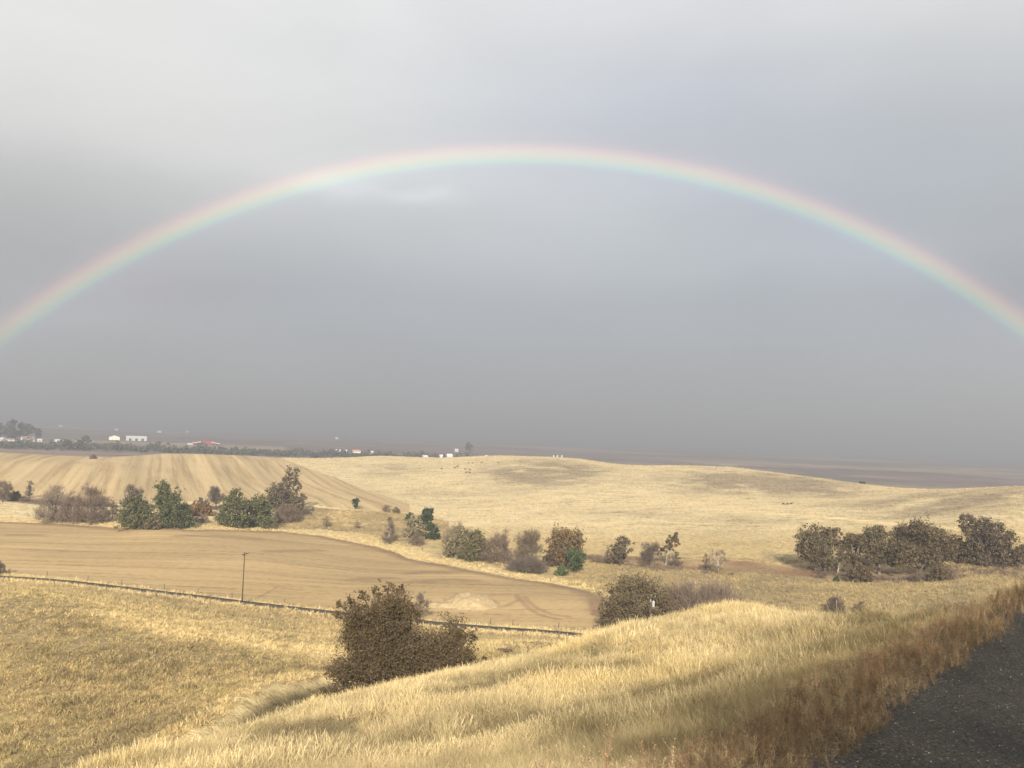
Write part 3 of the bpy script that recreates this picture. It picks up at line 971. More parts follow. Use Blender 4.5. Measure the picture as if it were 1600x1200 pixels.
def tree(label, cat, px, base, top, w, style='round', leaf='brown', bark='grey', R=None, dens=1.0, lobes=None, rs=1.13, bare=False, seed=None, group=None, name=None, trunk=0.03, size=None, lean=0.0, mixleaf=None, sink=0.0):
    seed = seed if seed is not None else int(px * 7 + base * 3)
    rng = np.random.RandomState(seed % 100000)
    if R is None:
        p = hit(px, base)
    else:
        d = ray(px, base)
        k = R / math.hypot(d[0], d[1])
        p = np.array([d[0] * k, d[1] * k, 0.0])
        p[2] = float(land(p[0], p[1]))
    Rg = math.hypot(p[0], p[1])
    Rs = math.hypot(Rg, CAM_Z - p[2])
    s = Rs / F_PX * math.cos(math.atan2(abs(px - 800), F_PX))      # metres per photo pixel at that depth
    p[2] -= sink
    H = (base - top) * s + sink
    hw = w * s / 2
    a0 = math.atan2(p[0], p[1])
    name = name or {'bush': 'bush', 'shrub': 'shrub'}.get(cat, 'tree')
    root = empty(name, p, label, cat, group, -a0)
    if lobes is not None:
        L = [((lx - px) * s, rng.uniform(-.4, .4) * hw if len(q_) == 0 else q_[0] * s, (base - ly) * s + sink, lr * s * rs) for lx, ly, lr, *q_ in lobes]
    else:
        L = [(x * hw, y * hw, z * H, r_ * hw) for x, y, z, r_ in LOBES[style](rng)]
        L = [(x, y, min(z, H - r_ * 0.8), r_) for x, y, z, r_ in L]
    area = sum(r_ * r_ for *_, r_ in L)
    # trunk and limbs
    parts = []
    tr = max(0.05, trunk * H) * (0.75 if bare else 1.0)
    cen = np.mean([l[:3] for l in L], axis=0)
    fork = np.array([cen[0] * 0.35 + lean * H * 0.3, cen[1] * 0.3, min(l[2] for l in L) * 0.55 + 0.04 * H])
    parts.append(tube([np.array([0, 0, -0.3]), fork * 0.3 + rng.normal(size=3) * tr * .3, fork * 0.7, fork], [tr * 1.35, tr * 1.05, tr * .95, tr * .9], 6))
    px_m = 0.64 / s                                               # render pixels per metre
    for lx, ly, lz, lr in L:
        e = np.array([lx, ly, lz])
        m1 = fork + (e - fork) * np.array([0.35, 0.35, 0.45]) + rng.normal(size=3) * lr * .15
        m2 = fork + (e - fork) * np.array([0.75, 0.75, 0.8]) + rng.normal(size=3) * lr * .15
        parts.append(tube([fork, m1, m2, e], [tr * .6, tr * .42, tr * .28, tr * .16], 5))
        for _ in range(5 if bare else 3):
            u = rng.normal(size=3)
            u[2] = abs(u[2]) * .8
            u /= np.linalg.norm(u)
            st = m2 + (e - m2) * rng.uniform(0, 1)
            parts.append(tube([st, st + u * lr * .5 + rng.normal(size=3) * lr * .08, st + u * lr * rng.uniform(.7, 1.0)], [tr * .16, tr * .1, tr * .05], 4))
    v, f = join(parts)
    me = mesh_np('trunk', v, f, [BARK[bark]], True)
    link(bpy.data.objects.new('trunk', me), root)
    # crown: leaf clumps spread through the lobes, denser towards their outside
    leaf_sz = size or max(0.07, 1.0 / px_m)
    tot = dens * area * px_m ** 2 * (7.5 if bare else 7.6)
    tot = min(max(tot, 500), 80000)
    V, Fq, V2, F2 = [], [], [], []
    for lx, ly, lz, lr in L:
        n = int(tot * lr * lr / area) + 1
        nc = max(4, int(n / 20))
        u = rng.normal(size=(nc, 3))
        u /= np.linalg.norm(u, axis=1)[:, None]
        rad = rng.uniform(0.12, 1.0, (nc, 1)) ** 0.5 * lr * (1 + 0.20 * rng.normal(size=(nc, 1)).clip(-1, 1.8))
        # ragged outline
        rad *= 1 + 0.30 * np.sin(u[:, :1] * 5 + seed) * np.cos(u[:, 2:] * 6 + lx)
        c = np.array([lx, ly, lz]) + u * rad * np.array([1, 1, .9])
        pick = rng.randint(0, nc, n)
        csd = rng.uniform(.09, .22, (nc, 1))
        if bare:
            o = c[pick] + rng.normal(size=(n, 3)) * lr * .18
            d = (o - np.array([lx, ly, lz - lr * .9])) / lr + rng.normal(size=(n, 3)) * .55 + np.array([0, 0, .3])
            o = o - d * lr * 0.12
            vv_, ff_ = twigs(rng, o, d, lr * .42, max(0.012, 0.12 / px_m))
        else:
            o = c[pick] + rng.normal(size=(n, 3)) * lr * csd[pick]
            vv_, ff_ = quads(rng, o, leaf_sz)
            nt = n // 6
            o2 = c[rng.randint(0, nc, nt)] + rng.normal(size=(nt, 3)) * lr * .12
            d2 = (o2 - np.array([lx, ly, lz - lr * .5])) / lr + rng.normal(size=(nt, 3)) * .4
            t2 = twigs(rng, o2, d2, lr * .40, max(0.010, 0.10 / px_m))
            ok = t2[0][:, 2] > 0.02
            V2.append(t2[0])
            F2.append(t2[1] + sum(len(x) for x in V2[:-1]))
        vv_[:, 2] = np.maximum(vv_[:, 2], 0.03 + 0.1 * rng.rand(len(vv_)))
        V.append(vv_)
        Fq.append(ff_ + sum(len(x) for x in V[:-1]))
    V = np.concatenate(V)
    Fq = np.concatenate(Fq)
    nleaf = len(Fq)
    mats = [LEAF[leaf]]
    midx = np.zeros(nleaf, int)
    if V2:
        v2 = np.concatenate(V2)
        f2 = np.concatenate(F2)
        Fq = np.concatenate([Fq, f2 + len(V)])
        V = np.concatenate([V, v2])
        mats.append(LEAF['dark' if leaf in ('brown', 'deep', 'green') else 'twig'])
        midx = np.concatenate([midx, np.ones(len(f2), int)])
    deg = Fq[:, 2] == Fq[:, 3]
    if deg.any():
        a = Fq[~deg]
        tri = np.concatenate([a[:, :3], a[:, [0, 2, 3]], Fq[deg][:, :3]])
        midx = np.concatenate([midx[~deg], midx[~deg], midx[deg]])
        Fq = tri
    if mixleaf:
        mats = mats + [LEAF[mixleaf]]
        hi = np.floor(V[Fq[:, 0]] / (0.30 * L[0][3]))
        sel = (np.mod(np.sin(hi @ np.array([12.9, 78.2, 37.7]) + seed) * 4375.85, 1) < 0.42) & (midx == 0)
        midx[sel] = len(mats) - 1
    me = mesh_np('crown', V, Fq, mats, False, midx)
    link(bpy.data.objects.new('crown', me), root)
    return root


TREES = [
    # --- large dark tree on the near side of the valley road, and its neighbours
    dict(label='big dark brown leafy tree rising behind the near grassy crest', cat='tree', px=622, base=1094, top=918, w=215, R=82, leaf='russet', bark='dark', dens=1.0, size=0.085, mixleaf='brown',
         rs=0.90, lobes=[(563, 938, 11), (583, 931, 11), (616, 929, 12), (533, 942, 8), (528, 968, 9), (741, 1018, 9), (729, 984, 9), (520, 1050, 11), (516, 1076, 11), (748, 1030, 7), (599, 926, 11), (610, 1010, 40, -20), (600, 985, 36, -15), (640, 1015, 34, -20), (600, 952, 34), (580, 962, 30), (622, 962, 30), (612, 942, 22), (556, 955, 22), (543, 950, 13), (550, 975, 22), (548, 992, 22), (565, 985, 28), (700, 985, 22), (716, 992, 15), (705, 1045, 26), (690, 1012, 26, -8), (668, 1032, 28, -10), (712, 1022, 18, -5), (575, 1000, 38), (615, 1005, 42), (560, 1030, 38), (600, 1045, 45), (640, 1035, 40), (545, 1062, 32),
                (585, 1075, 36), (630, 1072, 34), (662, 1005, 30), (690, 1000, 26), (715, 1003, 15), (700, 1030, 30), (670, 1050, 30), (722, 1020, 14), (733, 1030, 11), (534, 1040, 18), (530, 1075, 18), (636, 948, 14)]),
    dict(label='small bare tree beside the valley road, right behind the big dark tree', cat='tree', px=656, base=968, top=926, w=36, style='oak', leaf='twig', bark='dark', bare=True, dens=1.6),
    dict(label='wide brown bush at the edge of the tilled field, left of the transformer pole', cat='bush', px=985, base=988, top=905, w=98, style='bush', leaf='olive', bark='grey', R=196, mixleaf='brown', dens=0.9,
         lobes=[(975, 935, 24), (1010, 925, 20), (960, 950, 20), (990, 960, 26), (1025, 935, 18), (1015, 962, 24), (955, 972, 16), (945, 975, 10), (985, 925, 20), (1035, 955, 20), (972, 978, 16), (1000, 982, 14)]),
    dict(label='tangled bare grey thicket behind the grassy crest, right of the transformer pole', cat='bush', px=1085, base=985, top=914, w=110, style='bush', leaf='twig', bark='grey', R=205, bare=True, dens=1.1,
         lobes=[(1055, 940, 22), (1085, 933, 22), (1110, 930, 20), (1130, 935, 18), (1148, 938, 14), (1040, 945, 18), (1075, 955, 22), (1050, 965, 18), (1105, 955, 20), (1125, 950, 14), (1035, 960, 14), (1090, 968, 18)]),
    dict(label='reddish bare shrub at the right end of the grey thicket', cat='shrub', px=1142, base=962, top=916, w=40, style='bush', leaf='plum', bark='grey', R=215, bare=True, dens=1.5),
    dict(label='low dark bush in the right-hand meadow, nearest below the left oak', cat='bush', px=1306, base=962, top=934, w=38, style='bush', leaf='dark', bark='dark', R=228, bare=True, dens=1.6),
    dict(label='paler low bush in the right-hand meadow, right of the dark one', cat='bush', px=1345, base=958, top=937, w=30, style='bush', leaf='plum', bark='dark', R=228, bare=True, dens=1.3),
    dict(label='dark little bush at the left edge of the picture beside the valley road', cat='bush', px=1, base=898, top=875, w=26, style='bush', leaf='dark', bark='dark', bare=True, dens=1.6),
    # --- tree belt along the far side of the tilled field, left part
    dict(label='greyish brown bush cut by the left edge above the hedge', cat='bush', px=4, base=785, top=747, w=36, style='round', leaf='plum', bark='dark', bare=True, dens=1.5),
    dict(label='small bare dark tree on the hedge near the left edge', cat='tree', px=45, base=778, top=750, w=20, style='tall', leaf='dark', bark='dark', bare=True, dens=1.5),
    dict(label='low dark green bush in the hedge, left of the small bare tree', cat='bush', px=24, base=782, top=766, w=24, style='bush', leaf='olive', bark='dark'),
    dict(label='leftmost of the three bare spreading oaks, with visible dark branches', cat='tree', px=84, base=816, top=756, w=68, style='bush', leaf='twig', bark='dark', bare=True, dens=0.8, trunk=0.035),
    dict(label='dense brownish middle one of the three bare spreading oaks', cat='tree', px=114, base=817, top=764, w=54, style='bush', leaf='plum', bark='dark', bare=True, dens=1.0, trunk=0.035),
    dict(label='tallest of the three bare spreading oaks, at their right', cat='tree', px=144, base=818, top=752, w=68, style='bush', leaf='plum', bark='dark', bare=True, dens=1.0, trunk=0.035),
    dict(label='brown bare shrub between the bare oaks and the green trees', cat='shrub', px=176, base=808, top=775, w=26, style='bush', leaf='plum', bark='dark', bare=True, dens=1.0),
    dict(label='rounded dark leafless tree standing behind the green trees against the striped field', cat='tree', px=207, base=797, top=738, w=44, style='round', leaf='dark', bark='dark', bare=True, dens=1.8, R=372),
    dict(label='tall green tree topping the left green clump', cat='tree', px=259, base=818, top=746, w=50, style='round', leaf='green', bark='dark'),
    dict(label='broad green tree at the left of the left green clump', cat='tree', px=214, base=824, top=768, w=66, style='bush', leaf='green', bark='dark', dens=1.1),
    dict(label='broad dense green tree at the right of the left green clump', cat='tree', px=272, base=823, top=774, w=64, style='bush', leaf='green', bark='dark', dens=1.1, mixleaf='deep'),
    dict(label='small olive bush at the foot of the left green clump', cat='bush', px=240, base=826, top=803, w=34, style='bush', leaf='olive', bark='dark'),
    dict(label='low reddish brown hedge bush between the two green clumps', cat='bush', px=310, base=801, top=782, w=50, style='bush', leaf='rust', bark='dark', R=400),
    dict(label='brown bush in front of the reddish hedge between the green clumps', cat='bush', px=316, base=816, top=802, w=26, style='bush', leaf='plum', bark='dark', bare=True, dens=1.3),
    dict(label='dark grey rounded tree behind the right green clump', cat='tree', px=338, base=792, top=752, w=36, style='round', leaf='dark', bark='dark', bare=True, dens=1.9, R=420),
    dict(label='small dark shrub left of the dark grey rounded tree', cat='shrub', px=314, base=788, top=770, w=18, style='bush', leaf='dark', bark='dark', R=425),
    dict(label='left half of the right green clump, a dense green tree', cat='tree', px=364, base=824, top=762, w=58, style='bush', leaf='green', bark='dark', dens=1.1),
    dict(label='right half of the right green clump, a dense green tree beside the tall dark tree', cat='tree', px=402, base=824, top=769, w=58, style='bush', leaf='green', bark='dark', dens=1.1),
    dict(label='tall dark tree with an open airy top at the right of the green clumps', cat='tree', px=440, base=812, top=735, w=60, style='tall', leaf='olive', bark='dark', dens=1.0, mixleaf='dark', R=400,
         lobes=[(452, 746, 11), (458, 757, 8), (444, 752, 8), (462, 762, 5), (432, 765, 13), (445, 768, 13), (425, 778, 11), (440, 782, 15), (455, 785, 12), (468, 780, 8), (430, 795, 14), (450, 797, 14), (465, 790, 9)]),
    dict(label='brown bare thicket under the tall dark tree', cat='bush', px=450, base=815, top=786, w=46, style='bush', leaf='plum', bark='dark', bare=True, dens=1.6),
    dict(label='tiny dark tree alone on the bank top left of centre', cat='tree', px=555, base=798, top=782, w=18, style='round', leaf='deep', bark='dark', R=428),
    dict(label='small purplish bush on the bank top beside an olive shrub', cat='bush', px=603, base=803, top=789, w=19, style='bush', leaf='plum', bark='dark', bare=True, R=425, dens=1.6),
    dict(label='small olive shrub on the bank top beside the purplish bush', cat='shrub', px=619, base=803, top=793, w=13, style='bush', leaf='olive', bark='dark', R=424),
    dict(label='grey bush low on the rough bank, leftmost there', cat='bush', px=510, base=823, top=803, w=18, style='bush', leaf='twig', bark='dark', bare=True, dens=1.6),
    dict(label='faint brown bush low on the rough bank, middle one there', cat='bush', px=558, base=826, top=812, w=16, style='bush', leaf='plum', bark='dark', bare=True, dens=1.0),
    dict(label='slim dark bare tree with a pale trunk at the field edge below the bank', cat='tree', px=607, base=850, top=806, w=28, style='tall', leaf='dark', bark='white', bare=True, dens=1.3),
    dict(label='rounded very dark green tree, upper of the stacked pair', cat='tree', px=664, base=828, top=790, w=33, style='round', leaf='deep', bark='dark', R=372, dens=1.4),
    dict(label='very dark green tree, lower of the stacked pair', cat='tree', px=675, base=843, top=811, w=27, style='bush', leaf='deep', bark='dark', dens=1.4),
    dict(label='small dark green bush just left of the rounded dark green tree', cat='bush', px=640, base=808, top=794, w=16, style='bush', leaf='deep', bark='dark', R=398),
    dict(label='pale sage shrub left of the stacked dark green pair', cat='shrub', px=644, base=842, top=805, w=36, style='round', leaf='sage', bark='grey', R=352),
    dict(label='low grey brown bush at the field edge under the sage shrub', cat='bush', px=651, base=851, top=833, w=29, style='bush', leaf='plum', bark='dark', bare=True, dens=1.5),
    # --- creek thicket in the middle
    dict(label='pale bare thicket right of the stacked dark green pair', cat='bush', px=712, base=842, top=810, w=50, style='bush', leaf='twig', bark='grey', bare=True, dens=0.9, mixleaf='sage', R=345),
    dict(label='pale olive thicket reaching down to the field edge left of centre', cat='bush', px=718, base=869, top=822, w=56, style='bush', leaf='sage', bark='grey', dens=0.8, mixleaf='olive'),
    dict(label='dark olive brown bush beside the field edge near the middle', cat='bush', px=742, base=875, top=828, w=56, style='bush', leaf='olive', bark='dark', mixleaf='green'),
    dict(label='reddish bare bush in the middle thicket', cat='bush', px=775, base=878, top=829, w=54, style='bush', leaf='plum', bark='dark', bare=True, dens=1.3),
    dict(label='slim bare tree poking out of the middle thicket', cat='tree', px=789, base=872, top=822, w=24, style='tall', leaf='twig', bark='grey', bare=True, dens=0.9),
    dict(label='grey brown leafless tree just left of the orange brown oak', cat='tree', px=823, base=886, top=824, w=52, style='round', leaf='twig', bark='grey', bare=True, dens=1.7, mixleaf='olive'),
    dict(label='low dark flat thicket at the foot of the grey brown tree', cat='bush', px=822, base=893, top=873, w=62, style='bush', leaf='dark', bark='dark', bare=True, dens=1.8),
    dict(label='orange brown spreading oak near the middle', cat='tree', px=885, base=876, top=820, w=70, style='oak', leaf='rust', bark='grey', R=298, mixleaf='olive', dens=0.95),
    dict(label='low brown bush under the orange brown oak', cat='bush', px=864, base=875, top=848, w=36, style='bush', leaf='brown', bark='dark', R=296),
    dict(label='bright green bushy tree in front of the orange brown oak', cat='tree', px=900, base=896, top=856, w=40, style='round', leaf='pine', bark='dark', dens=1.3, mixleaf='deep'),
    dict(label='small round green bush left of the bright green tree', cat='bush', px=877, base=899, top=880, w=22, style='bush', leaf='pine', bark='dark', dens=1.3),
    dict(label='sparse olive tree right of the orange brown oak', cat='tree', px=968, base=885, top=837, w=42, style='round', leaf='olive', bark='dark', dens=0.8, mixleaf='dark'),
    dict(label='thin bare bush just left of the sparse olive tree', cat='bush', px=950, base=882, top=846, w=26, style='bush', leaf='twig', bark='dark', bare=True, dens=0.7),
    dict(label='dark bare tree left of the leaning pale-trunked tree', cat='tree', px=1016, base=886, top=844, w=38, style='round', leaf='dark', bark='dark', bare=True, dens=1.5),
    dict(label='leaning tree with a pale trunk and a lopsided dark top', cat='tree', px=1040, base=882, top=829, w=34, style='tall', leaf='brown', bark='white', dens=0.9,
         lobes=[(1049, 838, 8), (1057, 845, 6), (1044, 847, 7), (1040, 855, 7), (1034, 862, 7), (1050, 852, 6)]),
    dict(label='dark rounded bush against the leaning pale-trunked tree', cat='bush', px=1054, base=886, top=857, w=25, style='bush', leaf='dark', bark='dark', bare=True, dens=1.7),
    dict(label='small dark bare bush left of the white bare tree', cat='bush', px=1103, base=891, top=862, w=22, style='bush', leaf='dark', bark='dark', bare=True, dens=1.2),
    dict(label='small white-trunked bare tree standing alone right of centre', cat='tree', px=1122, base=895, top=856, w=36, style='oak', leaf='twig', bark='white', bare=True, dens=0.7, trunk=0.035),
    # --- the oaks on the right
    dict(label='leftmost leafy oak of the right-hand grove', cat='tree', px=1287, base=892, top=825, w=66, style='oak', leaf='olive', bark='dark', mixleaf='brown', dens=1.15, R=300, rs=1.22,
         lobes=[(1262, 842, 14), (1275, 836, 13), (1290, 832, 11), (1303, 838, 9), (1258, 858, 12), (1275, 855, 14), (1292, 852, 13), (1268, 872, 11), (1284, 872, 13), (1298, 870, 10), (1306, 828, 6), (1290, 884, 9)]),
    dict(label='slim leaning white-trunked tree in a gap of the right-hand grove', cat='tree', px=1308, base=893, top=843, w=26, style='tall', leaf='olive', bark='white', dens=0.7, R=296, trunk=0.026,
         lobes=[(1318, 850, 8), (1312, 858, 6), (1325, 858, 6), (1322, 846, 5)]),
    dict(label='grey brown oak right of the leaning white trunk in the right-hand grove', cat='tree', px=1335, base=897, top=830, w=60, style='oak', leaf='brown', bark='grey', dens=1.2, R=297, mixleaf='olive'),
    dict(label='dark leafy oak in the middle of the right-hand grove', cat='tree', px=1374, base=900, top=826, w=70, style='oak', leaf='olive', bark='grey', dens=1.25, R=300, mixleaf='brown'),
    dict(label='biggest broad oak of the right-hand grove', cat='tree', px=1436, base=903, top=819, w=98, style='oak', leaf='brown', bark='grey', dens=1.25, R=296, mixleaf='olive', rs=1.25,
         lobes=[(1425, 832, 13), (1440, 830, 14), (1455, 836, 13), (1468, 844, 12), (1408, 842, 12), (1420, 848, 16), (1440, 850, 18), (1460, 856, 15), (1475, 858, 10), (1402, 860, 12), (1420, 868, 16), (1445, 872, 16), (1465, 875, 12), (1410, 882, 10), (1438, 888, 9), (1480, 868, 8)]),
    dict(label='low dark oak between the two broadest oaks at the right', cat='tree', px=1499, base=890, top=850, w=50, style='round', leaf='brown', bark='dark', R=312),
    dict(label='broad dark oak at the right with an open top', cat='tree', px=1543, base=898, top=822, w=92, style='oak', leaf='brown', bark='dark', dens=1.3, R=308, mixleaf='dark', rs=1.22,
         lobes=[(1512, 828, 8), (1525, 831, 9), (1540, 836, 12), (1555, 838, 10), (1508, 840, 6), (1520, 850, 12), (1540, 855, 16), (1560, 855, 14), (1572, 852, 8), (1575, 868, 10), (1530, 872, 15), (1552, 875, 15), (1515, 880, 11), (1540, 888, 12), (1565, 885, 12), (1580, 884, 8)]),
    dict(label='dark oak cut by the right edge of the picture', cat='tree', px=1600, base=886, top=853, w=36, style='round', leaf='brown', bark='dark', R=315),
    dict(label='low brown bush at the creek under the middle oaks', cat='bush', px=1345, base=909, top=884, w=46, style='bush', leaf='brown', bark='dark', dens=1.0),
    dict(label='low bush with dead branches under the biggest oak', cat='bush', px=1438, base=908, top=893, w=36, style='bush', leaf='plum', bark='dark', bare=True, dens=1.2),
    dict(label='dark brown bush at the right end of the creek bed', cat='bush', px=1470, base=908, top=886, w=38, style='bush', leaf='brown', bark='dark'),
    dict(label='small dark bush in the creek bed under the leftmost oak', cat='bush', px=1307, base=909, top=900, w=10, style='bush', leaf='deep', bark='dark'),
    dict(label='sparse weedy bush alone on the creek bank left of the oaks', cat='bush', px=1282, base=905, top=885, w=24, style='bush', leaf='dark', bark='dark', bare=True, dens=0.8),
    # --- far away
    dict(label='tiny bush on the top of the striped field hill at the left', cat='bush', px=146, base=720, top=713, w=12, style='bush', leaf='plum', bark='dark', R=735),
    dict(label='dark bush showing over the pasture hill crest at the right', cat='bush', px=1347, base=757, top=750, w=15, style='bush', leaf='deep', bark='dark', R=700),
    dict(label='leftmost tall grey tree of the far grove at the left edge', cat='tree', px=16, base=686, top=653, w=30, style='tall', leaf='far', bark='dark', R=1830),
    dict(label='middle tall grey tree of the far grove at the left edge', cat='tree', px=37, base=686, top=658, w=30, style='round', leaf='far', bark='dark', R=1850),
    dict(label='rightmost grey tree of the far grove, right of the white house', cat='tree', px=58, base=686, top=665, w=16, style='round', leaf='far', bark='dark', R=1830),
    dict(label='grey tree at the very left edge of the far grove', cat='tree', px=0, base=686, top=660, w=20, style='round', leaf='far', bark='dark', R=1850),
    dict(label='bluish grey far tree between the white shed and the grove', cat='tree', px=135, base=690, top=677, w=17, style='round', leaf='far', bark='dark', R=1700),
    dict(label='dark green far tree above the striped field, left of a twin', cat='tree', px=104, base=709, top=691, w=20, style='round', leaf='far', bark='dark', R=1320),
    dict(label='dark green far tree above the striped field, right of a twin', cat='tree', px=123, base=709, top=692, w=22, style='round', leaf='far', bark='dark', R=1320),
    dict(label='hazy far tree behind the white sheds on the crest', cat='tree', px=733, base=712, top=696, w=15, style='round', leaf='far', bark='dark', R=2000),
    dict(label='faint brown far tree beside the white posts on the pasture crest', cat='tree', px=883, base=714, top=704, w=8, style='round', leaf='rust', bark='dark', R=1500),
]
for spec in TREES:
    tree(**spec)

# far hedgerow that reads as one mass along the foot of the hills
rng = np.random.RandomState(5)
V, Fq = [], []
prev = 0
for px in np.arange(-60, 960, 4.5):
    k = 1.0 if px < 740 else 0.25
    if px > 740 and rng.rand() < 0.5:
        continue
    for _ in range(2):
        d = ray(px + rng.uniform(-3, 3), 700)
        R = rng.uniform(1290, 1420)
        kx = R / math.hypot(d[0], d[1])
        h = (rng.uniform(4, 9) + (5 if rng.rand() < .2 else 0)) * (0.6 + 0.4 * k) * (0.75 + 0.5 * math.sin(px * 0.045) ** 2)
        wd = rng.uniform(3, 7)
        n = 34
        u = rng.normal(size=(n, 3))
        u /= np.linalg.norm(u, axis=1)[:, None]
        c = np.array([d[0] * kx, d[1] * kx, 0]) + u * np.array([wd, wd, h * .5]) * rng.uniform(.4, 1, (n, 1)) + np.array([0, 0, h * .55])
        v_, f_ = quads(rng, c, 1.5, 0.8)
        v_[:, 2] = np.maximum(v_[:, 2], 0.05)
        V.append(v_)
        Fq.append(f_ + prev)
        prev += len(v_)
tag(link(bpy.data.objects.new('distant_tree_belt', mesh_np('distant_tree_belt', np.concatenate(V), np.concatenate(Fq), [LEAF['far']]))),
    'long low dark tree belt on the plain behind the hill crest', 'tree belt', kind='stuff')
# brown hedge along the foot of the striped field
V, Fq = [], []
prev = 0
for k in range(len(HEDGE) - 1):
    a, b = HEDGE[k], HEDGE[k + 1]
    L = np.linalg.norm(b - a)
    for t in np.arange(0, L, 1.1):
        if k >= 2 and rng.rand() < 0.45:
            continue
        pxy = a + (b - a) * t / L + rng.normal(size=2) * 1.2
        z0 = float(land_base(pxy[0], pxy[1]))
        n = 60
        u = rng.normal(size=(n, 3))
        u[:, 2] = np.abs(u[:, 2])
        u /= np.linalg.norm(u, axis=1)[:, None]
        o = np.array([pxy[0], pxy[1], z0]) + rng.normal(size=(n, 3)) * np.array([.7, .7, .25]) + np.array([0, 0, .5])
        v_, f_ = twigs(rng, o, u + np.array([0, 0, .5]), 1.5 if k < 2 else 1.1, 0.07)
        V.append(v_)
        Fq.append(f_ + prev)
        prev += len(v_)
v_, f_ = tri_clean(np.concatenate(V), np.concatenate(Fq))
tag(link(bpy.data.objects.new('hedgerow', mesh_np('hedgerow', v_, f_, [LEAF['plum']]))),
    'low brown bare hedgerow at the foot of the striped field', 'hedge', kind='stuff')

# low brown brush along the creek, between and under its trees
V, Fq = [], []
prev = 0
for line in ([(700, 864), (740, 873), (800, 881), (850, 886), (872, 878), (920, 872), (965, 885), (1015, 887), (1060, 888), (1135, 895)], [(1258, 893), (1300, 897), (1350, 905), (1420, 907), (1470, 905), (1500, 894), (1560, 898), (1610, 890)]):
    pl_ = zone_pts(line)
    for a, b in zip(pl_[:-1], pl_[1:]):
        Ls = np.linalg.norm(b - a)
        for tt_ in np.arange(0, Ls, 0.55):
            pxy = a + (b - a) * tt_ / Ls + rng.normal(size=2) * np.array([1.0, 3.5])
            if inside(pxy[0], pxy[1], FIELD) or fnoise(pxy[0], pxy[1], 9, 2) < -0.22:
                continue
            z0 = float(land_base(pxy[0], pxy[1]))
            n = 42
            u = rng.normal(size=(n, 3))
            u[:, 2] = np.abs(u[:, 2])
            o = np.array([pxy[0], pxy[1], z0]) + rng.normal(size=(n, 3)) * np.array([.6, .6, .2]) + np.array([0, 0, .3])
            v_, f_ = twigs(rng, o, u / np.linalg.norm(u, axis=1)[:, None] + np.array([0, 0, .4]), rng.uniform(.6, 1.5), 0.055)
            V.append(v_)
            Fq.append(f_ + prev)
            prev += len(v_)
v_, f_ = tri_clean(np.concatenate(V), np.concatenate(Fq))
tag(link(bpy.data.objects.new('creek_brush', mesh_np('creek_brush', v_, f_, [LEAF['plum']]))), 'low brown bare brush along the creek between the trees', 'brush', kind='stuff')
# ---------------------------------------------------------------- man-made things


def box_v(x0, x1, y0, y1, z0, z1):
    return ([(x0, y0, z0), (x1, y0, z0), (x1, y1, z0), (x0, y1, z0), (x0, y0, z1), (x1, y0, z1), (x1, y1, z1), (x0, y1, z1)],
            [(0, 3, 2, 1), (4, 5, 6, 7), (0, 1, 5, 4), (1, 2, 6, 5), (2, 3, 7, 6), (3, 0, 4, 7)])


def boxes(name, lst, mat, parent):
    vs, fs = [], []
    for b in lst:
        v, f = box_v(*b)
        fs += [tuple(i + len(vs) for i in q_) for q_ in f]
        vs += v
    return link(bpy.data.objects.new(name, mesh_py(name, vs, fs, mat)), parent)


M_WOOD = simple_mat('weathered_pole_wood', (0.085, 0.062, 0.045), 0.9, 0.3, 4)
M_POST = simple_mat('grey_fence_wood', (0.13, 0.10, 0.075), 0.9, 0.35, 4)
M_STEEL = simple_mat('galvanised_steel', (0.45, 0.45, 0.44), 0.5, 0.1, 4, metallic=0.4)
M_WIRE = simple_mat('dull_wire', (0.16, 0.15, 0.14), 0.6, 0.1, 4)
M_CAN = simple_mat('pale_grey_enamel', (0.42, 0.42, 0.40), 0.5, 0.05, 2)
M_PORC = simple_mat('porcelain', (0.32, 0.31, 0.29), 0.3, 0.1, 2)
M_WHITE = simple_mat('white_siding', (0.55, 0.54, 0.51), 0.7, 0.06, 0.3)
M_CREAM = simple_mat('cream_siding', (0.80, 0.75, 0.62), 0.7, 0.06, 0.3)
M_RED = simple_mat('red_barn_boards', (0.30, 0.065, 0.06), 0.8, 0.15, 0.4)
M_ROOFW = simple_mat('white_metal_roof', (0.60, 0.60, 0.58), 0.55, 0.05, 0.3)
M_ROOFP = simple_mat('pale_pink_metal_roof', (0.75, 0.58, 0.54), 0.6, 0.06, 0.3)
M_ROOFB = simple_mat('brown_shingle_roof', (0.30, 0.19, 0.14), 0.9, 0.2, 0.6)
M_ROOFT = simple_mat('terracotta_roof', (0.50, 0.28, 0.20), 0.9, 0.15, 0.6)
M_DARK = simple_mat('dark_opening', (0.05, 0.05, 0.055), 0.4, 0.1, 1)


def ground_at(px, py, R):
    d = ray(px, py)
    k = R / math.hypot(d[0], d[1])
    return np.array([d[0] * k, d[1] * k, float(land(d[0] * k, d[1] * k))])


def lathe(profile, sides=12):
    v, f = [], []
    for r, z in profile:
        for k in range(sides):
            a = 2 * math.pi * k / sides
            v.append((r * math.cos(a), r * math.sin(a), z))
    for i in range(len(profile) - 1):
        for k in range(sides):
            f.append((i * sides + k, i * sides + (k + 1) % sides, (i + 1) * sides + (k + 1) % sides, (i + 1) * sides + k))
    f.append(tuple(range(sides))[::-1])
    f.append(tuple((len(profile) - 1) * sides + k for k in range(sides)))
    return v, f


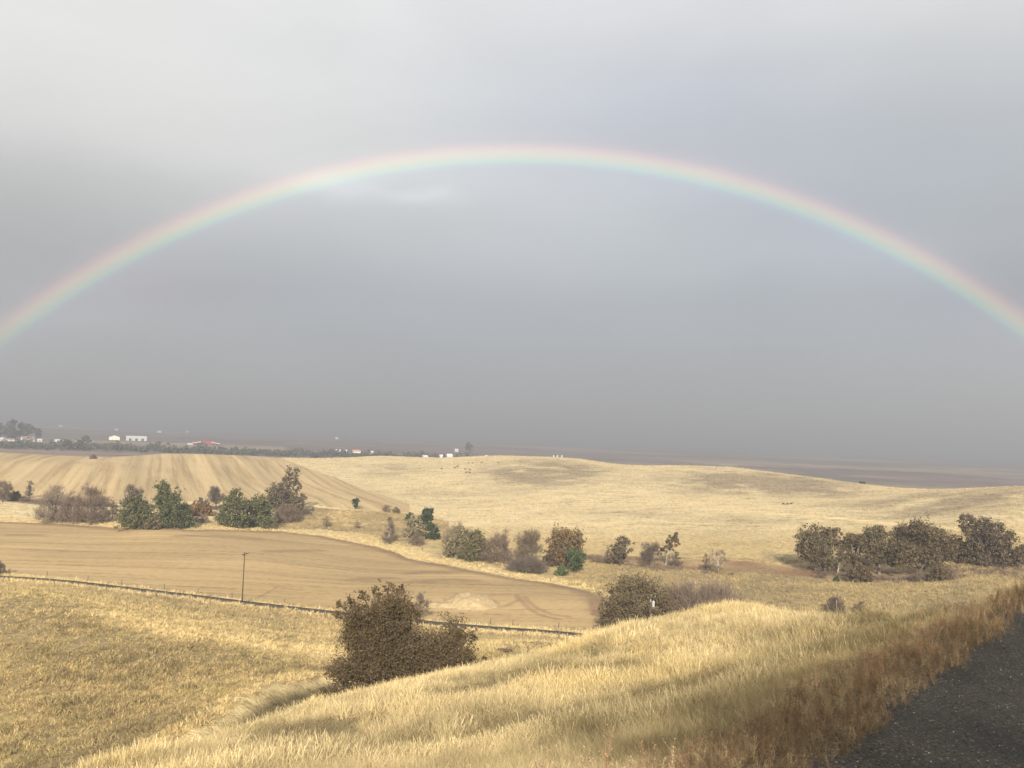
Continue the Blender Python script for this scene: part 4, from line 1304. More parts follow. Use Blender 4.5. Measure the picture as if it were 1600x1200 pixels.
def utility_pole(p, h, rz, label, transformer):
    root = empty('utility_pole', p, label, 'utility pole', 'utility poles in the valley', rz)
    v, f = lathe([(0.145, -0.5), (0.135, h * .4), (0.105, h), (0.08, h + 0.04)], 10)
    link(bpy.data.objects.new('pole', mesh_py('pole', v, f, M_WOOD, True)), root)
    boxes('crossarm', [(-1.25, 1.25, -0.19, -0.09, h - 0.42, h - 0.28), (-0.62, -0.56, -0.12, -0.09, h - 1.0, h - 0.42), (0.56, 0.62, -0.12, -0.09, h - 1.0, h - 0.42)], M_WOOD, root)
    ins = mesh_py('insulator', *lathe([(0.03, 0), (0.075, 0.04), (0.05, 0.09), (0.085, 0.13), (0.05, 0.2), (0.02, 0.23)], 10), M_PORC, True)
    for x in (-1.1, 0, 1.1):
        o = link(bpy.data.objects.new('insulator', ins), root)
        o.location = (x, -0.14 if x else 0, h - 0.28 if x else h + 0.04)
    if transformer:
        v, f = lathe([(0.22, 0), (0.29, 0.05), (0.29, 1.0), (0.31, 1.03), (0.2, 1.12), (0.06, 1.16)], 16)
        c = link(bpy.data.objects.new('transformer', mesh_py('transformer', v, f, M_CAN, True)), root)
        c.location = (0.45, -0.25, h - 2.2)
        bsh = link(bpy.data.objects.new('bushing', mesh_py('bushing', *lathe([(0.05, 0), (0.08, 0.06), (0.05, 0.12), (0.08, 0.18), (0.03, 0.3)], 8), M_PORC, True)), c)
        bsh.location = (0.05, 0, 1.12)
        for zb in (1.95, 1.45):
            boxes('bracket', [(0.08, 0.3, -0.3, -0.2, h - zb, h - zb + 0.08)], M_STEEL, root)
        u = link(bpy.data.objects.new('fuse_cutout', mesh_py('fuse_cutout', *lathe([(0.06, 0), (0.11, 0.05), (0.11, 0.5), (0.05, 0.6)], 8), M_PORC, True)), root)
        u.location = (-0.36, -0.25, h - 1.2)
    return root


P1 = hit(378, 944)
H1 = 75 * math.hypot(np.hypot(*P1[:2]), 40) / F_PX
P2 = ground_at(1016, 980, 183)
ang12 = math.atan2(P2[1] - P1[1], P2[0] - P1[0])
H2 = CAM_Z + (at_range(1017, 931, 183)[2] - CAM_Z) - P2[2]
utility_pole(P1, H1, ang12 + math.pi / 2, 'tall thin wooden utility pole beside the valley road at the left', False)
utility_pole(P2, H2, ang12 + math.pi / 2 - 0.6, 'wooden utility pole with a pale transformer can, rising behind the grassy crest', True)
wv, wf, wo = [], [], 0
for off in (-1.1, 0.0, 1.1):
    n1 = np.array([math.cos(ang12 + math.pi / 2), math.sin(ang12 + math.pi / 2), 0]) * off
    a = P1 + n1 + np.array([0, 0, H1 - 0.05 + (0.3 if off == 0 else 0)])
    n2 = np.array([math.cos(ang12 + math.pi / 2 - 0.6), math.sin(ang12 + math.pi / 2 - 0.6), 0]) * off
    b = P2 + n2 + np.array([0, 0, H2 - 0.05 + (0.3 if off == 0 else 0)])
    t = np.linspace(0, 1, 30)[:, None]
    path = a * (1 - t) + b * t - np.array([0, 0, 1]) * 4 * t * (1 - t) * 1.7
    v, f = tube(path, np.full(30, 0.009), 4)
    wv.append(v)
    wf.append(f + wo)
    wo += len(v)
tag(link(bpy.data.objects.new('power_line', mesh_np('power_line', np.concatenate(wv), np.concatenate(wf), [M_WIRE], True))),
    'thin power wires strung between the two utility poles', 'power line')


def fence(name, pts, label, hgt=1.25, tall=()):
    """posts at surveyed places, three strands of wire between them"""
    base = np.mean(pts, axis=0)
    root = empty(name, base, label, 'fence', 'wire fences')
    v, f = lathe([(0.09, -0.4), (0.085, hgt), (0.06, hgt + 0.03)], 8)
    pm = mesh_py('post', v, f, M_POST, True)
    for i, p in enumerate(pts):
        o = link(bpy.data.objects.new('post', pm), root)
        o.location = p - base
        o.rotation_euler = (random.uniform(-.05, .05), random.uniform(-.05, .05), random.uniform(0, 6))
        s = random.uniform(0.9, 1.15)
        o.scale = (s, s, s)
    V, Fc, o_ = [], [], 0
    for hz in (0.35, 0.75, 1.12):
        for a, b in zip(pts[:-1], pts[1:]):
            n = max(2, int(np.linalg.norm(np.array(b) - a) / 4) + 1)
            t = np.linspace(0, 1, n)[:, None]
            path = np.array(a) * (1 - t) + np.array(b) * t
            path[:, 2] = np.maximum(land(path[:, 0], path[:, 1]), path[:, 2]) + hz
            vv_, ff_ = tube(path - base, np.full(n, 0.006), 3)
            V.append(vv_)
            Fc.append(ff_ + o_)
            o_ += len(vv_)
    link(bpy.data.objects.new('wire', mesh_np('wire', np.concatenate(V), np.concatenate(Fc), [M_WIRE])), root)
    return root


def road_side(px, off):
    d = ray(px, 950)
    i = int(np.argmin(np.abs(np.arctan2(cx, cy) - math.atan2(d[0], d[1]))))
    x, y = cx[i] + nx[i] * off, cy[i] + ny[i] * off
    return np.array([x, y, float(land(x, y))])


fence('wire_fence', [road_side(p, 7.5) for p in (-40, 30, 95, 158, 215, 278, 332, 420, 505, 560, 640, 700, 748, 800, 860, 919, 960)], 'post and wire fence on the field side of the valley road')
fence('wire_fence', [road_side(p, -6.5) for p in (-30, 31, 110, 190, 277, 360, 451, 520, 700, 760, 820, 880)], 'post and wire fence on the near side of the valley road')
hf = [hit(*q_) for q_ in ((432, 716), (444, 719), (470, 731), (510, 744), (550, 759), (592, 772), (634, 785), (665, 797))]
fence('wire_fence', hf, 'thin wire fence running up the hill between striped field and pasture', 1.3)
fence('wire_fence', [hit(*q_) for q_ in ((660, 860), (697, 871), (745, 886), (800, 897), (860, 909))], 'short wire fence along the curved upper edge of the tilled field', 1.3)

# thin roadside sign pole right of the big dark tree
sp = road_side(748, -5.5)
root = empty('sign_post', sp, 'thin tall sign post seen edge on beside the valley road, right of the big tree', 'sign post', rz=0.3)
link(bpy.data.objects.new('pole', mesh_py('pole', *lathe([(0.05, -0.4), (0.045, 2.9), (0.03, 2.93)], 8), M_POST, True)), root)
boxes('base_stake', [(-0.14, 0.14, -0.14, 0.14, -0.2, 0.95)], M_WOOD, root)
boxes('sign_panel', [(-0.02, 0.02, -0.3, 0.3, 2.2, 2.8)], M_STEEL, root)


def gable(w, d, h, rh, over=0.4):
    """walls with gables at both x ends facing +-x ... ridge along x"""
    x, y = w / 2, d / 2
    v = [(-x, -y, 0), (x, -y, 0), (x, y, 0), (-x, y, 0), (-x, -y, h), (x, -y, h), (x, y, h), (-x, y, h), (-x, 0, h + rh), (x, 0, h + rh)]
    f = [(0, 1, 5, 4), (2, 3, 7, 6), (1, 2, 6, 9, 5), (3, 0, 4, 8, 7), (3, 2, 1, 0)]
    t = 0.18
    xo, yo = x + over, y + over
    k = rh / y
    zo = h - over * k
    rv = []
    for up in (0.02, t):
        rv += [(-xo, -yo, zo + up), (xo, -yo, zo + up), (xo, 0, h + rh + up), (-xo, 0, h + rh + up), (xo, yo, zo + up), (-xo, yo, zo + up)]
    rf_ = [(0, 3, 2, 1), (3, 5, 4, 2), (6, 7, 8, 9), (9, 8, 10, 11), (0, 1, 7, 6), (4, 5, 11, 10), (1, 2, 8, 7), (2, 4, 10, 8), (3, 0, 6, 9), (5, 3, 9, 11)]
    return (v, f), (rv, rf_)


def building(name, label, cat, px, py, R, w, d, h, rh, wall, roof, rz=0.0, doors=(), windows=(), group=None):
    p = ground_at(px, py, R)
    az_ = math.atan2(p[0], p[1])
    root = empty(name, p, label, cat, group, -az_ + rz)
    (v, f), (rv, rf_) = gable(w, d, h, rh)
    link(bpy.data.objects.new('wall', mesh_py('wall', v, f, wall)), root)
    link(bpy.data.objects.new('roof', mesh_py('roof', rv, rf_, roof)), root)
    for x, wd, hd in doors:
        boxes('door', [(x - wd / 2, x + wd / 2, -d / 2 - 0.08, -d / 2 + 0.02, 0, hd)], M_DARK, root)
    for x, z, wd, hd in windows:
        boxes('window', [(x - wd / 2, x + wd / 2, -d / 2 - 0.06, -d / 2 + 0.02, z, z + hd)], M_DARK, root)
    return root


FAR = 'farm buildings on the plain'
building('barn', 'long white barn on the far plain, right of the cream shed', 'barn', 213, 685, 2060, 40, 16, 6.0, 3.6, M_WHITE, M_ROOFW, 0.05, [(-12, 5, 4.5), (0, 5, 4.5), (12, 5, 4.5)], group=FAR)
b = building('shed', 'cream gabled shed on the far plain, left of the long white barn', 'shed', 179, 685, 2060, 14, 21, 6.2, 3.6, M_CREAM, M_ROOFW, math.pi / 2 - 0.05, [(0, 4, 4)], group=FAR)
# red barn: tall red centre with two low pale-roofed wings
pb = ground_at(322, 694, 1830)
rb = empty('red_barn', pb, 'red barn with two low pale-roofed wings on the far plain', 'barn', FAR, -math.atan2(pb[0], pb[1]))
cvs = [(-8.5, -7, 0), (8.5, -7, 0), (8.5, 7, 0), (-8.5, 7, 0), (-8.5, -7, 7.4), (8.5, -7, 7.4), (8.5, 7, 7.4), (-8.5, 7, 7.4), (0, -7, 9.4), (0, 7, 9.4)]
link(bpy.data.objects.new('wall', mesh_py('wall', cvs, [(0, 1, 5, 8, 4), (2, 3, 7, 9, 6), (1, 2, 6, 5), (3, 0, 4, 7)], M_RED)), rb)
link(bpy.data.objects.new('roof', mesh_py('roof', [(-9.2, -7.6, 7.3), (0, -7.6, 9.48), (0, 7.6, 9.48), (-9.2, 7.6, 7.3), (9.2, -7.6, 7.3), (9.2, 7.6, 7.3), (-9.2, -7.6, 7.55), (0, -7.6, 9.75), (0, 7.6, 9.75), (-9.2, 7.6, 7.55), (9.2, -7.6, 7.55), (9.2, 7.6, 7.55)],
     [(6, 7, 8, 9), (7, 10, 11, 8), (0, 1, 7, 6), (1, 4, 10, 7), (3, 9, 8, 2), (2, 8, 11, 5), (0, 6, 9, 3), (4, 5, 11, 10)], M_RED)), rb)
for sg in (-1, 1):
    x0, x1 = sg * 8.6, sg * 24
    wv_ = [(x0, -6, 0), (x1, -6, 0), (x1, 6, 0), (x0, 6, 0), (x0, -6, 6.2), (x1, -6, 3.4), (x1, 6, 3.4), (x0, 6, 6.2)]
    wg = link(bpy.data.objects.new('wing', mesh_py('wing', wv_, [(0, 1, 5, 4), (1, 2, 6, 5), (2, 3, 7, 6), (3, 0, 4, 7)], M_RED)), rb)
    rv_ = [(x0, -6.6, 6.3), (x1 + sg, -6.6, 3.3), (x1 + sg, 6.6, 3.3), (x0, 6.6, 6.3), (x0, -6.6, 7.2), (x1 + sg, -6.6, 4.2), (x1 + sg, 6.6, 4.2), (x0, 6.6, 7.2)]
    link(bpy.data.objects.new('wing_roof', mesh_py('wing_roof', rv_, [(0, 1, 5, 4), (1, 2, 6, 5), (2, 3, 7, 6), (4, 5, 6, 7), (0, 3, 2, 1)], M_ROOFP)), wg)
    boxes('opening', [(min(x0, x1) + 1.5, max(x0, x1) - 1.5, -6.1, -6.03, 0, 2.8)], M_DARK, wg)
boxes('door', [(-2.5, 2.5, -7.1, -7.02, 0, 4.5)], M_DARK, rb)
building('trailer', 'pale trailer standing left of the red barn', 'trailer', 297, 693, 1830, 10, 5, 3.0, 0.5, M_WHITE, M_ROOFW, 0.1, windows=[(-2, 1, 1.5, 1), (2, 1, 1.5, 1)], group=FAR)
building('shed', 'long low white shed on the plain between the grove and the bluish tree', 'shed', 96, 685, 1760, 19, 9, 2.8, 1.6, M_WHITE, M_ROOFW, -0.15, [(-4, 3, 2.4)], group=FAR)
building('house', 'white house with brown roof under the far left grove', 'house', 43, 685, 1720, 19, 11, 4.2, 4.6, M_WHITE, M_ROOFB, 0.35, [(0, 1.4, 2.3)], [(-5, 1.2, 1.6, 1.5), (5, 1.2, 1.6, 1.5)], FAR)
building('house', 'small white hut right of the far white house', 'house', 62, 685, 1720, 7, 6, 3.2, 2.0, M_WHITE, M_ROOFW, 0.2, [(0, 1.2, 2.1)], group=FAR)
building('house', 'small white house at the left edge under the grove', 'house', 3, 686, 1720, 6, 6, 3.5, 2.0, M_WHITE, M_ROOFW, 0.2, [(0, 1.2, 2.1)], group=FAR)
building('house', 'row-shaped white building between the left edge and the white house', 'house', 14, 686, 1720, 16, 7, 3.0, 1.6, M_WHITE, M_ROOFB, 0.1, [(-3, 1.2, 2.1)], [(3, 1, 1.4, 1.2)], FAR)
building('house', 'hazy white house farthest out on the plain at the upper left', 'house', 95, 661, 4700, 18, 12, 4, 4, M_WHITE, M_ROOFW, 0.1, group=FAR)
building('house', 'hazy white house on the plain straight above the cream shed', 'house', 182, 667, 4000, 12, 10, 4, 3, M_WHITE, M_ROOFW, 0.1, group=FAR)
building('house', 'hazy white house on the plain above the long white barn, to its right', 'house', 249, 670, 3600, 12, 10, 4, 4, M_WHITE, M_ROOFW, 0.4, group=FAR)
building('house', 'faint white house on the plain above the red barn, to its left', 'house', 293, 671, 4200, 10, 10, 3, 3, M_WHITE, M_ROOFW, 0.2, group=FAR)
building('house', 'white dot of a house alone on the dark plain left of centre', 'house', 526, 683, 3600, 11, 10, 4, 4, M_WHITE, M_ROOFW, 0.2, group=FAR)
building('house', 'white-roofed house leftmost in the tree belt row', 'house', 528, 706, 1640, 8, 6, 2.6, 2, M_WHITE, M_ROOFW, 0.3, group=FAR)
building('house', 'small white house second from the left in the tree belt row', 'house', 540, 707, 1640, 4.5, 5, 2.4, 2, M_WHITE, M_ROOFW, 0.0, group=FAR)
building('house', 'house with terracotta roof in the tree belt row', 'house', 557, 706, 1620, 13, 8, 2.4, 3, M_CREAM, M_ROOFT, 0.2, group=FAR)
building('house', 'little white house right of the terracotta roof', 'house', 581, 708, 1600, 3.5, 4, 3, 2, M_WHITE, M_ROOFW, 0.2, group=FAR)
building('house', 'white slant-roofed house behind the hill crest right of centre of the belt', 'house', 664, 714, 1330, 8, 7, 5, 3, M_WHITE, M_ROOFW, 0.7, [(0, 1.2, 2)], group=FAR)
building('house', 'tallest white house of the cluster just over the hill crest', 'house', 702, 719, 1270, 7.5, 7, 10.5, 2.5, M_WHITE, M_ROOFW, 0.2, [(0, 1.2, 2.1)], [(-2, 4.2, 1, 1), (2, 4.2, 1, 1)], FAR)
building('house', 'narrow white building left in the cluster just over the hill crest', 'house', 689, 719, 1270, 4, 5, 10, 1.5, M_WHITE, M_ROOFW, 0.1, [(0, 1.2, 2.1)], group=FAR)
building('house', 'low white building between the cluster and the slant-roofed house', 'house', 683, 719, 1280, 4, 4, 4.5, 1.2, M_WHITE, M_ROOFW, 0.1, group=FAR)
building('house', 'small white house above the cluster over the hill crest', 'house', 713, 705, 2000, 7, 6, 4.5, 2.5, M_WHITE, M_ROOFW, 0.3, group=FAR)
building('house', 'white speck of a house over the crest right of the cluster', 'house', 760, 714, 1500, 4, 4, 5, 2, M_WHITE, M_ROOFW, 0.3, group=FAR)
for px, lab in ((865, 'left one of three white beehive-like tanks peeping over the pasture crest'), (871, 'middle one of three white tanks peeping over the pasture crest'), (878, 'right one of three white tanks peeping over the pasture crest')):
    p = ground_at(px, 713, 1290)
    p[2] = max(p[2], 0)
    root = empty('tank', p, lab, 'tank', 'white tanks over the pasture crest')
    hh = at_range(px, 711.2, 1290)[2]
    link(bpy.data.objects.new('vessel', mesh_py('vessel', *lathe([(1.3, -0.2), (1.3, hh - 1), (1.1, hh - .5), (0.4, hh)], 12), M_CAN, True)), root)
    link(bpy.data.objects.new('lid', mesh_py('lid', *lathe([(0.45, hh), (0.45, hh + .2), (0.2, hh + .3)], 10), M_STEEL, True)), root)

# ---------------------------------------------------------------- cattle on the far hill
mc, nc_, oc = material('black_cow_hide')
principled(nc_, oc, nc_.ramp(nc_.noise(nc_.new('ShaderNodeTexCoord').outputs['Object'], 2.0), [(0.3, (0.010, 0.009, 0.008)), (0.7, (0.028, 0.022, 0.018))]), 0.75)


def cow_mesh(graze):
    me = bpy.data.meshes.new('cow')
    hz = 0.35 if graze else 1.45
    pts = [((-0.75, 0, 1.12), .30), ((-0.3, 0, 1.05), .36), ((0.2, 0, 1.03), .37), ((0.62, 0, 1.10), .31), ((0.95, 0, 1.15 if not graze else 0.95), .17), ((1.25, 0, hz + .12), .15), ((1.48, 0, hz - .12), .09),
           ((-0.72, .2, .75), .15), ((-0.80, .2, .42), .08), ((-0.76, .2, 0.04), .07), ((-0.72, -.2, .75), .15), ((-0.66, -.2, .42), .08), ((-0.62, -.2, 0.04), .07),
           ((0.58, .19, .72), .13), ((0.60, .19, .4), .075), ((0.58, .19, 0.04), .065), ((0.58, -.19, .72), .13), ((0.5, -.19, .4), .075), ((0.48, -.19, 0.04), .065),
           ((-1.0, 0, 1.1), .06), ((-1.05, 0, .6), .035), ((1.22, .17, hz + .2), .035), ((1.22, -.17, hz + .2), .035)]
    ed = [(0, 1), (1, 2), (2, 3), (3, 4), (4, 5), (5, 6), (0, 7), (7, 8), (8, 9), (0, 10), (10, 11), (11, 12), (3, 13), (13, 14), (14, 15), (3, 16), (16, 17), (17, 18), (0, 19), (19, 20), (5, 21), (5, 22)]
    me.from_pydata([p for p, r in pts], ed, [])
    tmp = bpy.data.objects.new('cow_source', me)
    COL.objects.link(tmp)
    md = tmp.modifiers.new('skin', 'SKIN')
    sk = me.skin_vertices[0].data
    for i, (p, r) in enumerate(pts):
        sk[i].radius = (r, r)
        sk[i].use_root = (i == 2)
    sub = tmp.modifiers.new('sub', 'SUBSURF')
    sub.levels = sub.render_levels = 1
    dg = bpy.context.evaluated_depsgraph_get()
    out = bpy.data.meshes.new_from_object(tmp.evaluated_get(dg))
    out.name = 'cow'
    out.materials.clear()
    out.materials.append(mc)
    bpy.data.objects.remove(tmp)
    return out


cows = [cow_mesh(True), cow_mesh(False)]
for i, (px, py, lab) in enumerate([
        (690, 733.5, 'black cow farthest left of the far herd, standing by itself'), (711, 731.8, 'black cow on the left of a close pair in the far herd'), (715, 730, 'black cow on the right of a close pair in the far herd'),
        (727, 734.5, 'upper left black cow of the foursome in the far herd'), (734, 735, 'upper right black cow of the foursome in the far herd'), (728, 739.5, 'lower left black cow of the foursome in the far herd'),
        (733.5, 739.5, 'lower right black cow of the foursome in the far herd'), (732, 724, 'left black cow of the pair highest up near the crest'), (738, 724, 'right black cow of the pair highest up near the crest'),
        (752, 724, 'black cow alone right of the highest pair near the crest'), (779, 724, 'black cow farthest right of the herd on the crest'),
        (1224, 789, 'leftmost of three black cows on the pasture above the oaks'), (1230.5, 789, 'middle one of three black cows on the pasture above the oaks'), (1236, 788.5, 'rightmost of three black cows on the pasture above the oaks')]):
    p = hit(px, py)
    o = link(bpy.data.objects.new('cow', cows[i % 2]))
    o.location = p
    o.rotation_euler = (0, 0, random.choice([0, math.pi]) + random.uniform(-.5, .5) - math.atan2(p[0], p[1]))
    k = 0.72 if px > 1000 else (0.85 if py > 728 else 0.7)
    o.scale = (k, k, k)
    tag(o, lab, 'cow', 'black cattle grazing on the far hill')

# ---------------------------------------------------------------- dirt mound and fallen log
m_mound = simple_mat('pale_dry_earth', (0.37, 0.275, 0.145), 0.95, 0.3, 0.9)


def mound(name, px, py, lx, ly, h, rz, label, seed):
    p = hit(px, py)
    n1, n2 = 40, 14
    v, f = [], []
    for j in range(n2 + 1):
        r = j / n2
        for i in range(n1):
            a = 2 * math.pi * i / n1
            x, y = lx * r * math.cos(a), ly * r * math.sin(a)
            wx, wy = p[0] + x * math.cos(rz) - y * math.sin(rz), p[1] + x * math.sin(rz) + y * math.cos(rz)
            z = h * (1 - float(sstep(0.35, 1.0, r))) * (0.85 + 0.25 * float(fnoise(wx + seed, wy, 3, 3))) + 0.14 * float(fnoise(wx, wy + seed, 1.4, 2)) * (1 - r)
            v.append((wx - p[0], wy - p[1], float(land(wx, wy)) - p[2] + max(z, 0) - 0.12 * r))
    for j in range(n2):
        for i in range(n1):
            f.append((j * n1 + i, j * n1 + n1 + i, j * n1 + n1 + (i + 1) % n1, j * n1 + (i + 1) % n1))
    o = link(bpy.data.objects.new(name, mesh_py(name, v, f, m_mound, True)))
    o.location = p
    tag(o, label, 'mound')


mound('earth_mound', 735, 943, 8.0, 9.0, 2.5, 0.1, 'pale rounded earth mound at the near edge of the tilled field', 3)
mound('earth_mound', 690, 946, 8.5, 4.0, 0.9, 0.05, 'long low pale bank of earth just left of the rounded mound', 9)
pl = hit(790, 1019)
root = empty('fallen_log', pl + np.array([0, 0, 0.12]), 'dark fallen log lying in the grass right of the big dark tree', 'log', rz=0.1)
m_log = simple_mat('rotten_wood', (0.09, 0.055, 0.042), 0.9, 0.4, 5)
v, f = tube([(-1.1, 0, 0.1), (-0.5, 0.06, 0.16), (0.2, -0.03, 0.15), (0.9, 0.05, 0.08)], [0.16, 0.24, 0.22, 0.13], 9)
link(bpy.data.objects.new('trunk', mesh_np('trunk', v, f, [m_log], True)), root)
for a, b in (((-0.6, 0, .2), (-1.2, -.2, .42)), ((0.3, 0, .2), (1.15, .25, .3)), ((0.0, 0, .2), (.25, -.1, .6))):
    v, f = tube([a, (np.array(a) + b) / 2 + np.array([0, 0, .04]), b], [.07, .05, .02], 6)
    link(bpy.data.objects.new('branch', mesh_np('branch', v, f, [m_log], True)), root)
# ---------------------------------------------------------------- grass, weeds and gravel, set out as instances (stuff)
rng = np.random.RandomState(21)


def plant_material(name, trans=0.3):
    m, n, out = material(name)
    a = n.new('ShaderNodeAttribute', attribute_name='tcol')
    a.attribute_type = 'INSTANCER'
    g = n.new('ShaderNodeNewGeometry')
    col = n.mix(1.0, a.outputs['Color'], n.ramp(g.outputs['Random Per Island'], [(0, (0.62, 0.6, 0.56)), (0.5, (1, 1, 1)), (1, (1.3, 1.3, 1.28))]), 'MULTIPLY')
    p = n.new('ShaderNodeBsdfPrincipled')
    n.put(p.inputs['Base Color'], col)
    p.inputs['Roughness'].default_value = 0.75
    p.inputs['Specular IOR Level'].default_value = 0.2
    t = n.new('ShaderNodeBsdfTranslucent')
    n.put(t.inputs['Color'], col)
    mx = n.new('ShaderNodeMixShader')
    mx.inputs[0].default_value = trans
    n.t.links.new(p.outputs[0], mx.inputs[1])
    n.t.links.new(t.outputs[0], mx.inputs[2])
    n.t.links.new(mx.outputs[0], out.inputs['Surface'])
    return m


M_GRASS = plant_material('dry_grass_blades')
M_STALK = plant_material('weed_stalks', 0.1)


def tuft_mesh(name, n, rad, h, wid, lean, mat, seed, head=False):
    r = np.random.RandomState(seed)
    ang = r.uniform(0, 2 * math.pi, n)
    rr = rad * np.sqrt(r.rand(n))
    b = np.stack([rr * np.cos(ang), rr * np.sin(ang), np.full(n, -0.04)], -1)
    la = ang + r.normal(0, .9, n)
    L = h * r.uniform(.45, 1.15, n)
    ln = lean * r.uniform(.2, 1.3, n)
    d = np.stack([np.cos(la) * ln, np.sin(la) * ln, np.ones(n)], -1)
    d /= np.linalg.norm(d, axis=1)[:, None]
    m = b + d * L[:, None] * .55
    d2 = d + np.stack([np.cos(la), np.sin(la), -0.5 * np.ones(n)], -1) * (lean * r.uniform(.3, 1.5, n))[:, None]
    d2 /= np.linalg.norm(d2, axis=1)[:, None]
    e = m + d2 * L[:, None] * .45
    wa = r.uniform(0, math.pi, n)
    w = np.stack([np.cos(wa), np.sin(wa), np.zeros(n)], -1) * wid * r.uniform(.6, 1.3, n)[:, None]
    if head:
        v = np.stack([b - w, b + w, m + w * .8, e + w * 1.6, e + d2 * L[:, None] * .1, m - w * .8], 1)
        k = 6
        f = np.arange(n)[:, None, None] * k + np.array([[0, 1, 2], [0, 2, 5], [5, 2, 3], [5, 3, 4]])[None]
    else:
        v = np.stack([b - w, b + w, m + w * .75, e, m - w * .75], 1)
        k = 5
        f = np.arange(n)[:, None, None] * k + np.array([[0, 1, 2], [0, 2, 4], [4, 2, 3]])[None]
    me = mesh_np(name, v.reshape(-1, 3), f.reshape(-1, 3), [mat])
    return bpy.data.objects.new(name, me)


def weed_mesh(name, seed):
    r = np.random.RandomState(seed)
    V, Fq, o = [], [], 0
    for s in range(5):
        a = r.uniform(0, 6.28)
        top = np.array([math.cos(a) * .12, math.sin(a) * .12, r.uniform(.4, .8)])
        base = np.array([math.cos(a) * .03, math.sin(a) * .03, -.05])
        path = [base, base * .5 + top * .5 + r.normal(size=3) * .02, top]
        v, f = tube(path, [.0045, .0035, .002], 3)
        V.append(v)
        Fq.append(np.concatenate([f[:, [0, 1, 2]], f[:, [0, 2, 3]]]) + o)
        o += len(v)
        for k in range(7):
            t = r.uniform(.25, 1)
            st = base * (1 - t) + top * t
            u = r.normal(size=3)
            u[2] = abs(u[2]) + .3
            u /= np.linalg.norm(u)
            en = st + u * r.uniform(.06, .2)
            v, f = tube([st, en], [.0025, .0015], 3)
            V.append(v)
            Fq.append(np.concatenate([f[:, [0, 1, 2]], f[:, [0, 2, 3]]]) + o)
            o += len(v)
            c = st + (en - st) * r.uniform(.3, 1.05, (5, 1)) + r.normal(size=(5, 3)) * .008
            v, f = quads(r, c, .011, .6)
            V.append(v)
            Fq.append(np.concatenate([f[:, [0, 1, 2]], f[:, [0, 2, 3]]]) + o)
            o += len(v)
    return bpy.data.objects.new(name, mesh_np(name, np.concatenate(V), np.concatenate(Fq), [M_STALK]))


def stone_object(name, seed):
    bm = bmesh.new()
    bmesh.ops.create_icosphere(bm, subdivisions=1, radius=1.0)
    r = np.random.RandomState(seed)
    for v in bm.verts:
        v.co *= r.uniform(.7, 1.15)
        v.co.z *= .65
    me = bpy.data.meshes.new(name)
    bm.to_mesh(me)
    bm.free()
    me.materials.append(M_STONE)
    return bpy.data.objects.new(name, me)


M_STONE, sn_, so_ = material('loose_stone')
sa_ = sn_.new('ShaderNodeAttribute', attribute_name='tcol')
sa_.attribute_type = 'INSTANCER'
principled(sn_, so_, sa_.outputs['Color'], 0.8)


def scatter(name, label, cat, protos, P, rot, scl, col):
    col_ = bpy.data.collections.new(name + '_pieces')
    for o in protos:
        col_.objects.link(o)
    me = bpy.data.meshes.new(name)
    n = len(P)
    me.vertices.add(n)
    me.vertices.foreach_set('co', np.asarray(P, np.float32).ravel())
    a = me.attributes.new('rot', 'FLOAT_VECTOR', 'POINT')
    a.data.foreach_set('vector', np.asarray(rot, np.float32).ravel())
    a = me.attributes.new('scl', 'FLOAT_VECTOR', 'POINT')
    a.data.foreach_set('vector', np.asarray(scl, np.float32).ravel())
    a = me.attributes.new('pick', 'INT', 'POINT')
    a.data.foreach_set('value', rng.randint(0, len(protos), n).astype(np.int32))
    color_attr(me, 'tcol', col)
    ob = tag(link(bpy.data.objects.new(name, me)), label, cat, kind='stuff')
    g = bpy.data.node_groups.new(name + '_scatter', 'GeometryNodeTree')
    g.interface.new_socket('Geometry', in_out='INPUT', socket_type='NodeSocketGeometry')
    g.interface.new_socket('Geometry', in_out='OUTPUT', socket_type='NodeSocketGeometry')
    gi = g.nodes.new('NodeGroupInput')
    go = g.nodes.new('NodeGroupOutput')
    ci = g.nodes.new('GeometryNodeCollectionInfo')
    ci.inputs['Collection'].default_value = col_
    ci.inputs['Separate Children'].default_value = True
    ci.inputs['Reset Children'].default_value = True
    ip = g.nodes.new('GeometryNodeInstanceOnPoints')
    ip.inputs['Pick Instance'].default_value = True
    for nm, ty, sk in (('rot', 'FLOAT_VECTOR', 'Rotation'), ('scl', 'FLOAT_VECTOR', 'Scale'), ('pick', 'INT', 'Instance Index')):
        na = g.nodes.new('GeometryNodeInputNamedAttribute')
        na.data_type = ty
        na.inputs['Name'].default_value = nm
        g.links.new(na.outputs['Attribute'], ip.inputs[sk])
    g.links.new(gi.outputs[0], ip.inputs['Points'])
    g.links.new(ci.outputs[0], ip.inputs['Instance'])
    g.links.new(ip.outputs[0], go.inputs[0])
    md = ob.modifiers.new('scatter', 'NODES')
    md.node_group = g
    return ob


def fan(r0, r1, a0, a1, dens):
    n = int(dens * 0.5 * math.radians(a1 - a0) * (r1 * r1 - r0 * r0))
    R = np.sqrt(rng.rand(n) * (r1 * r1 - r0 * r0) + r0 * r0)
    a = np.radians(rng.uniform(a0, a1, n))
    return R * np.sin(a), R * np.cos(a)


def lean_rot(x, y, n, amt, spread):
    """blades leaning with the wind and the slope, in drifts"""
    gx_ = fnoise(x, y, 5, 2) * amt
    gy_ = fnoise(x + 50, y, 5, 2) * amt
    return np.stack([gx_ + rng.normal(0, spread, n), gy_ + rng.normal(0, spread, n), rng.uniform(0, 6.28, n)], -1)


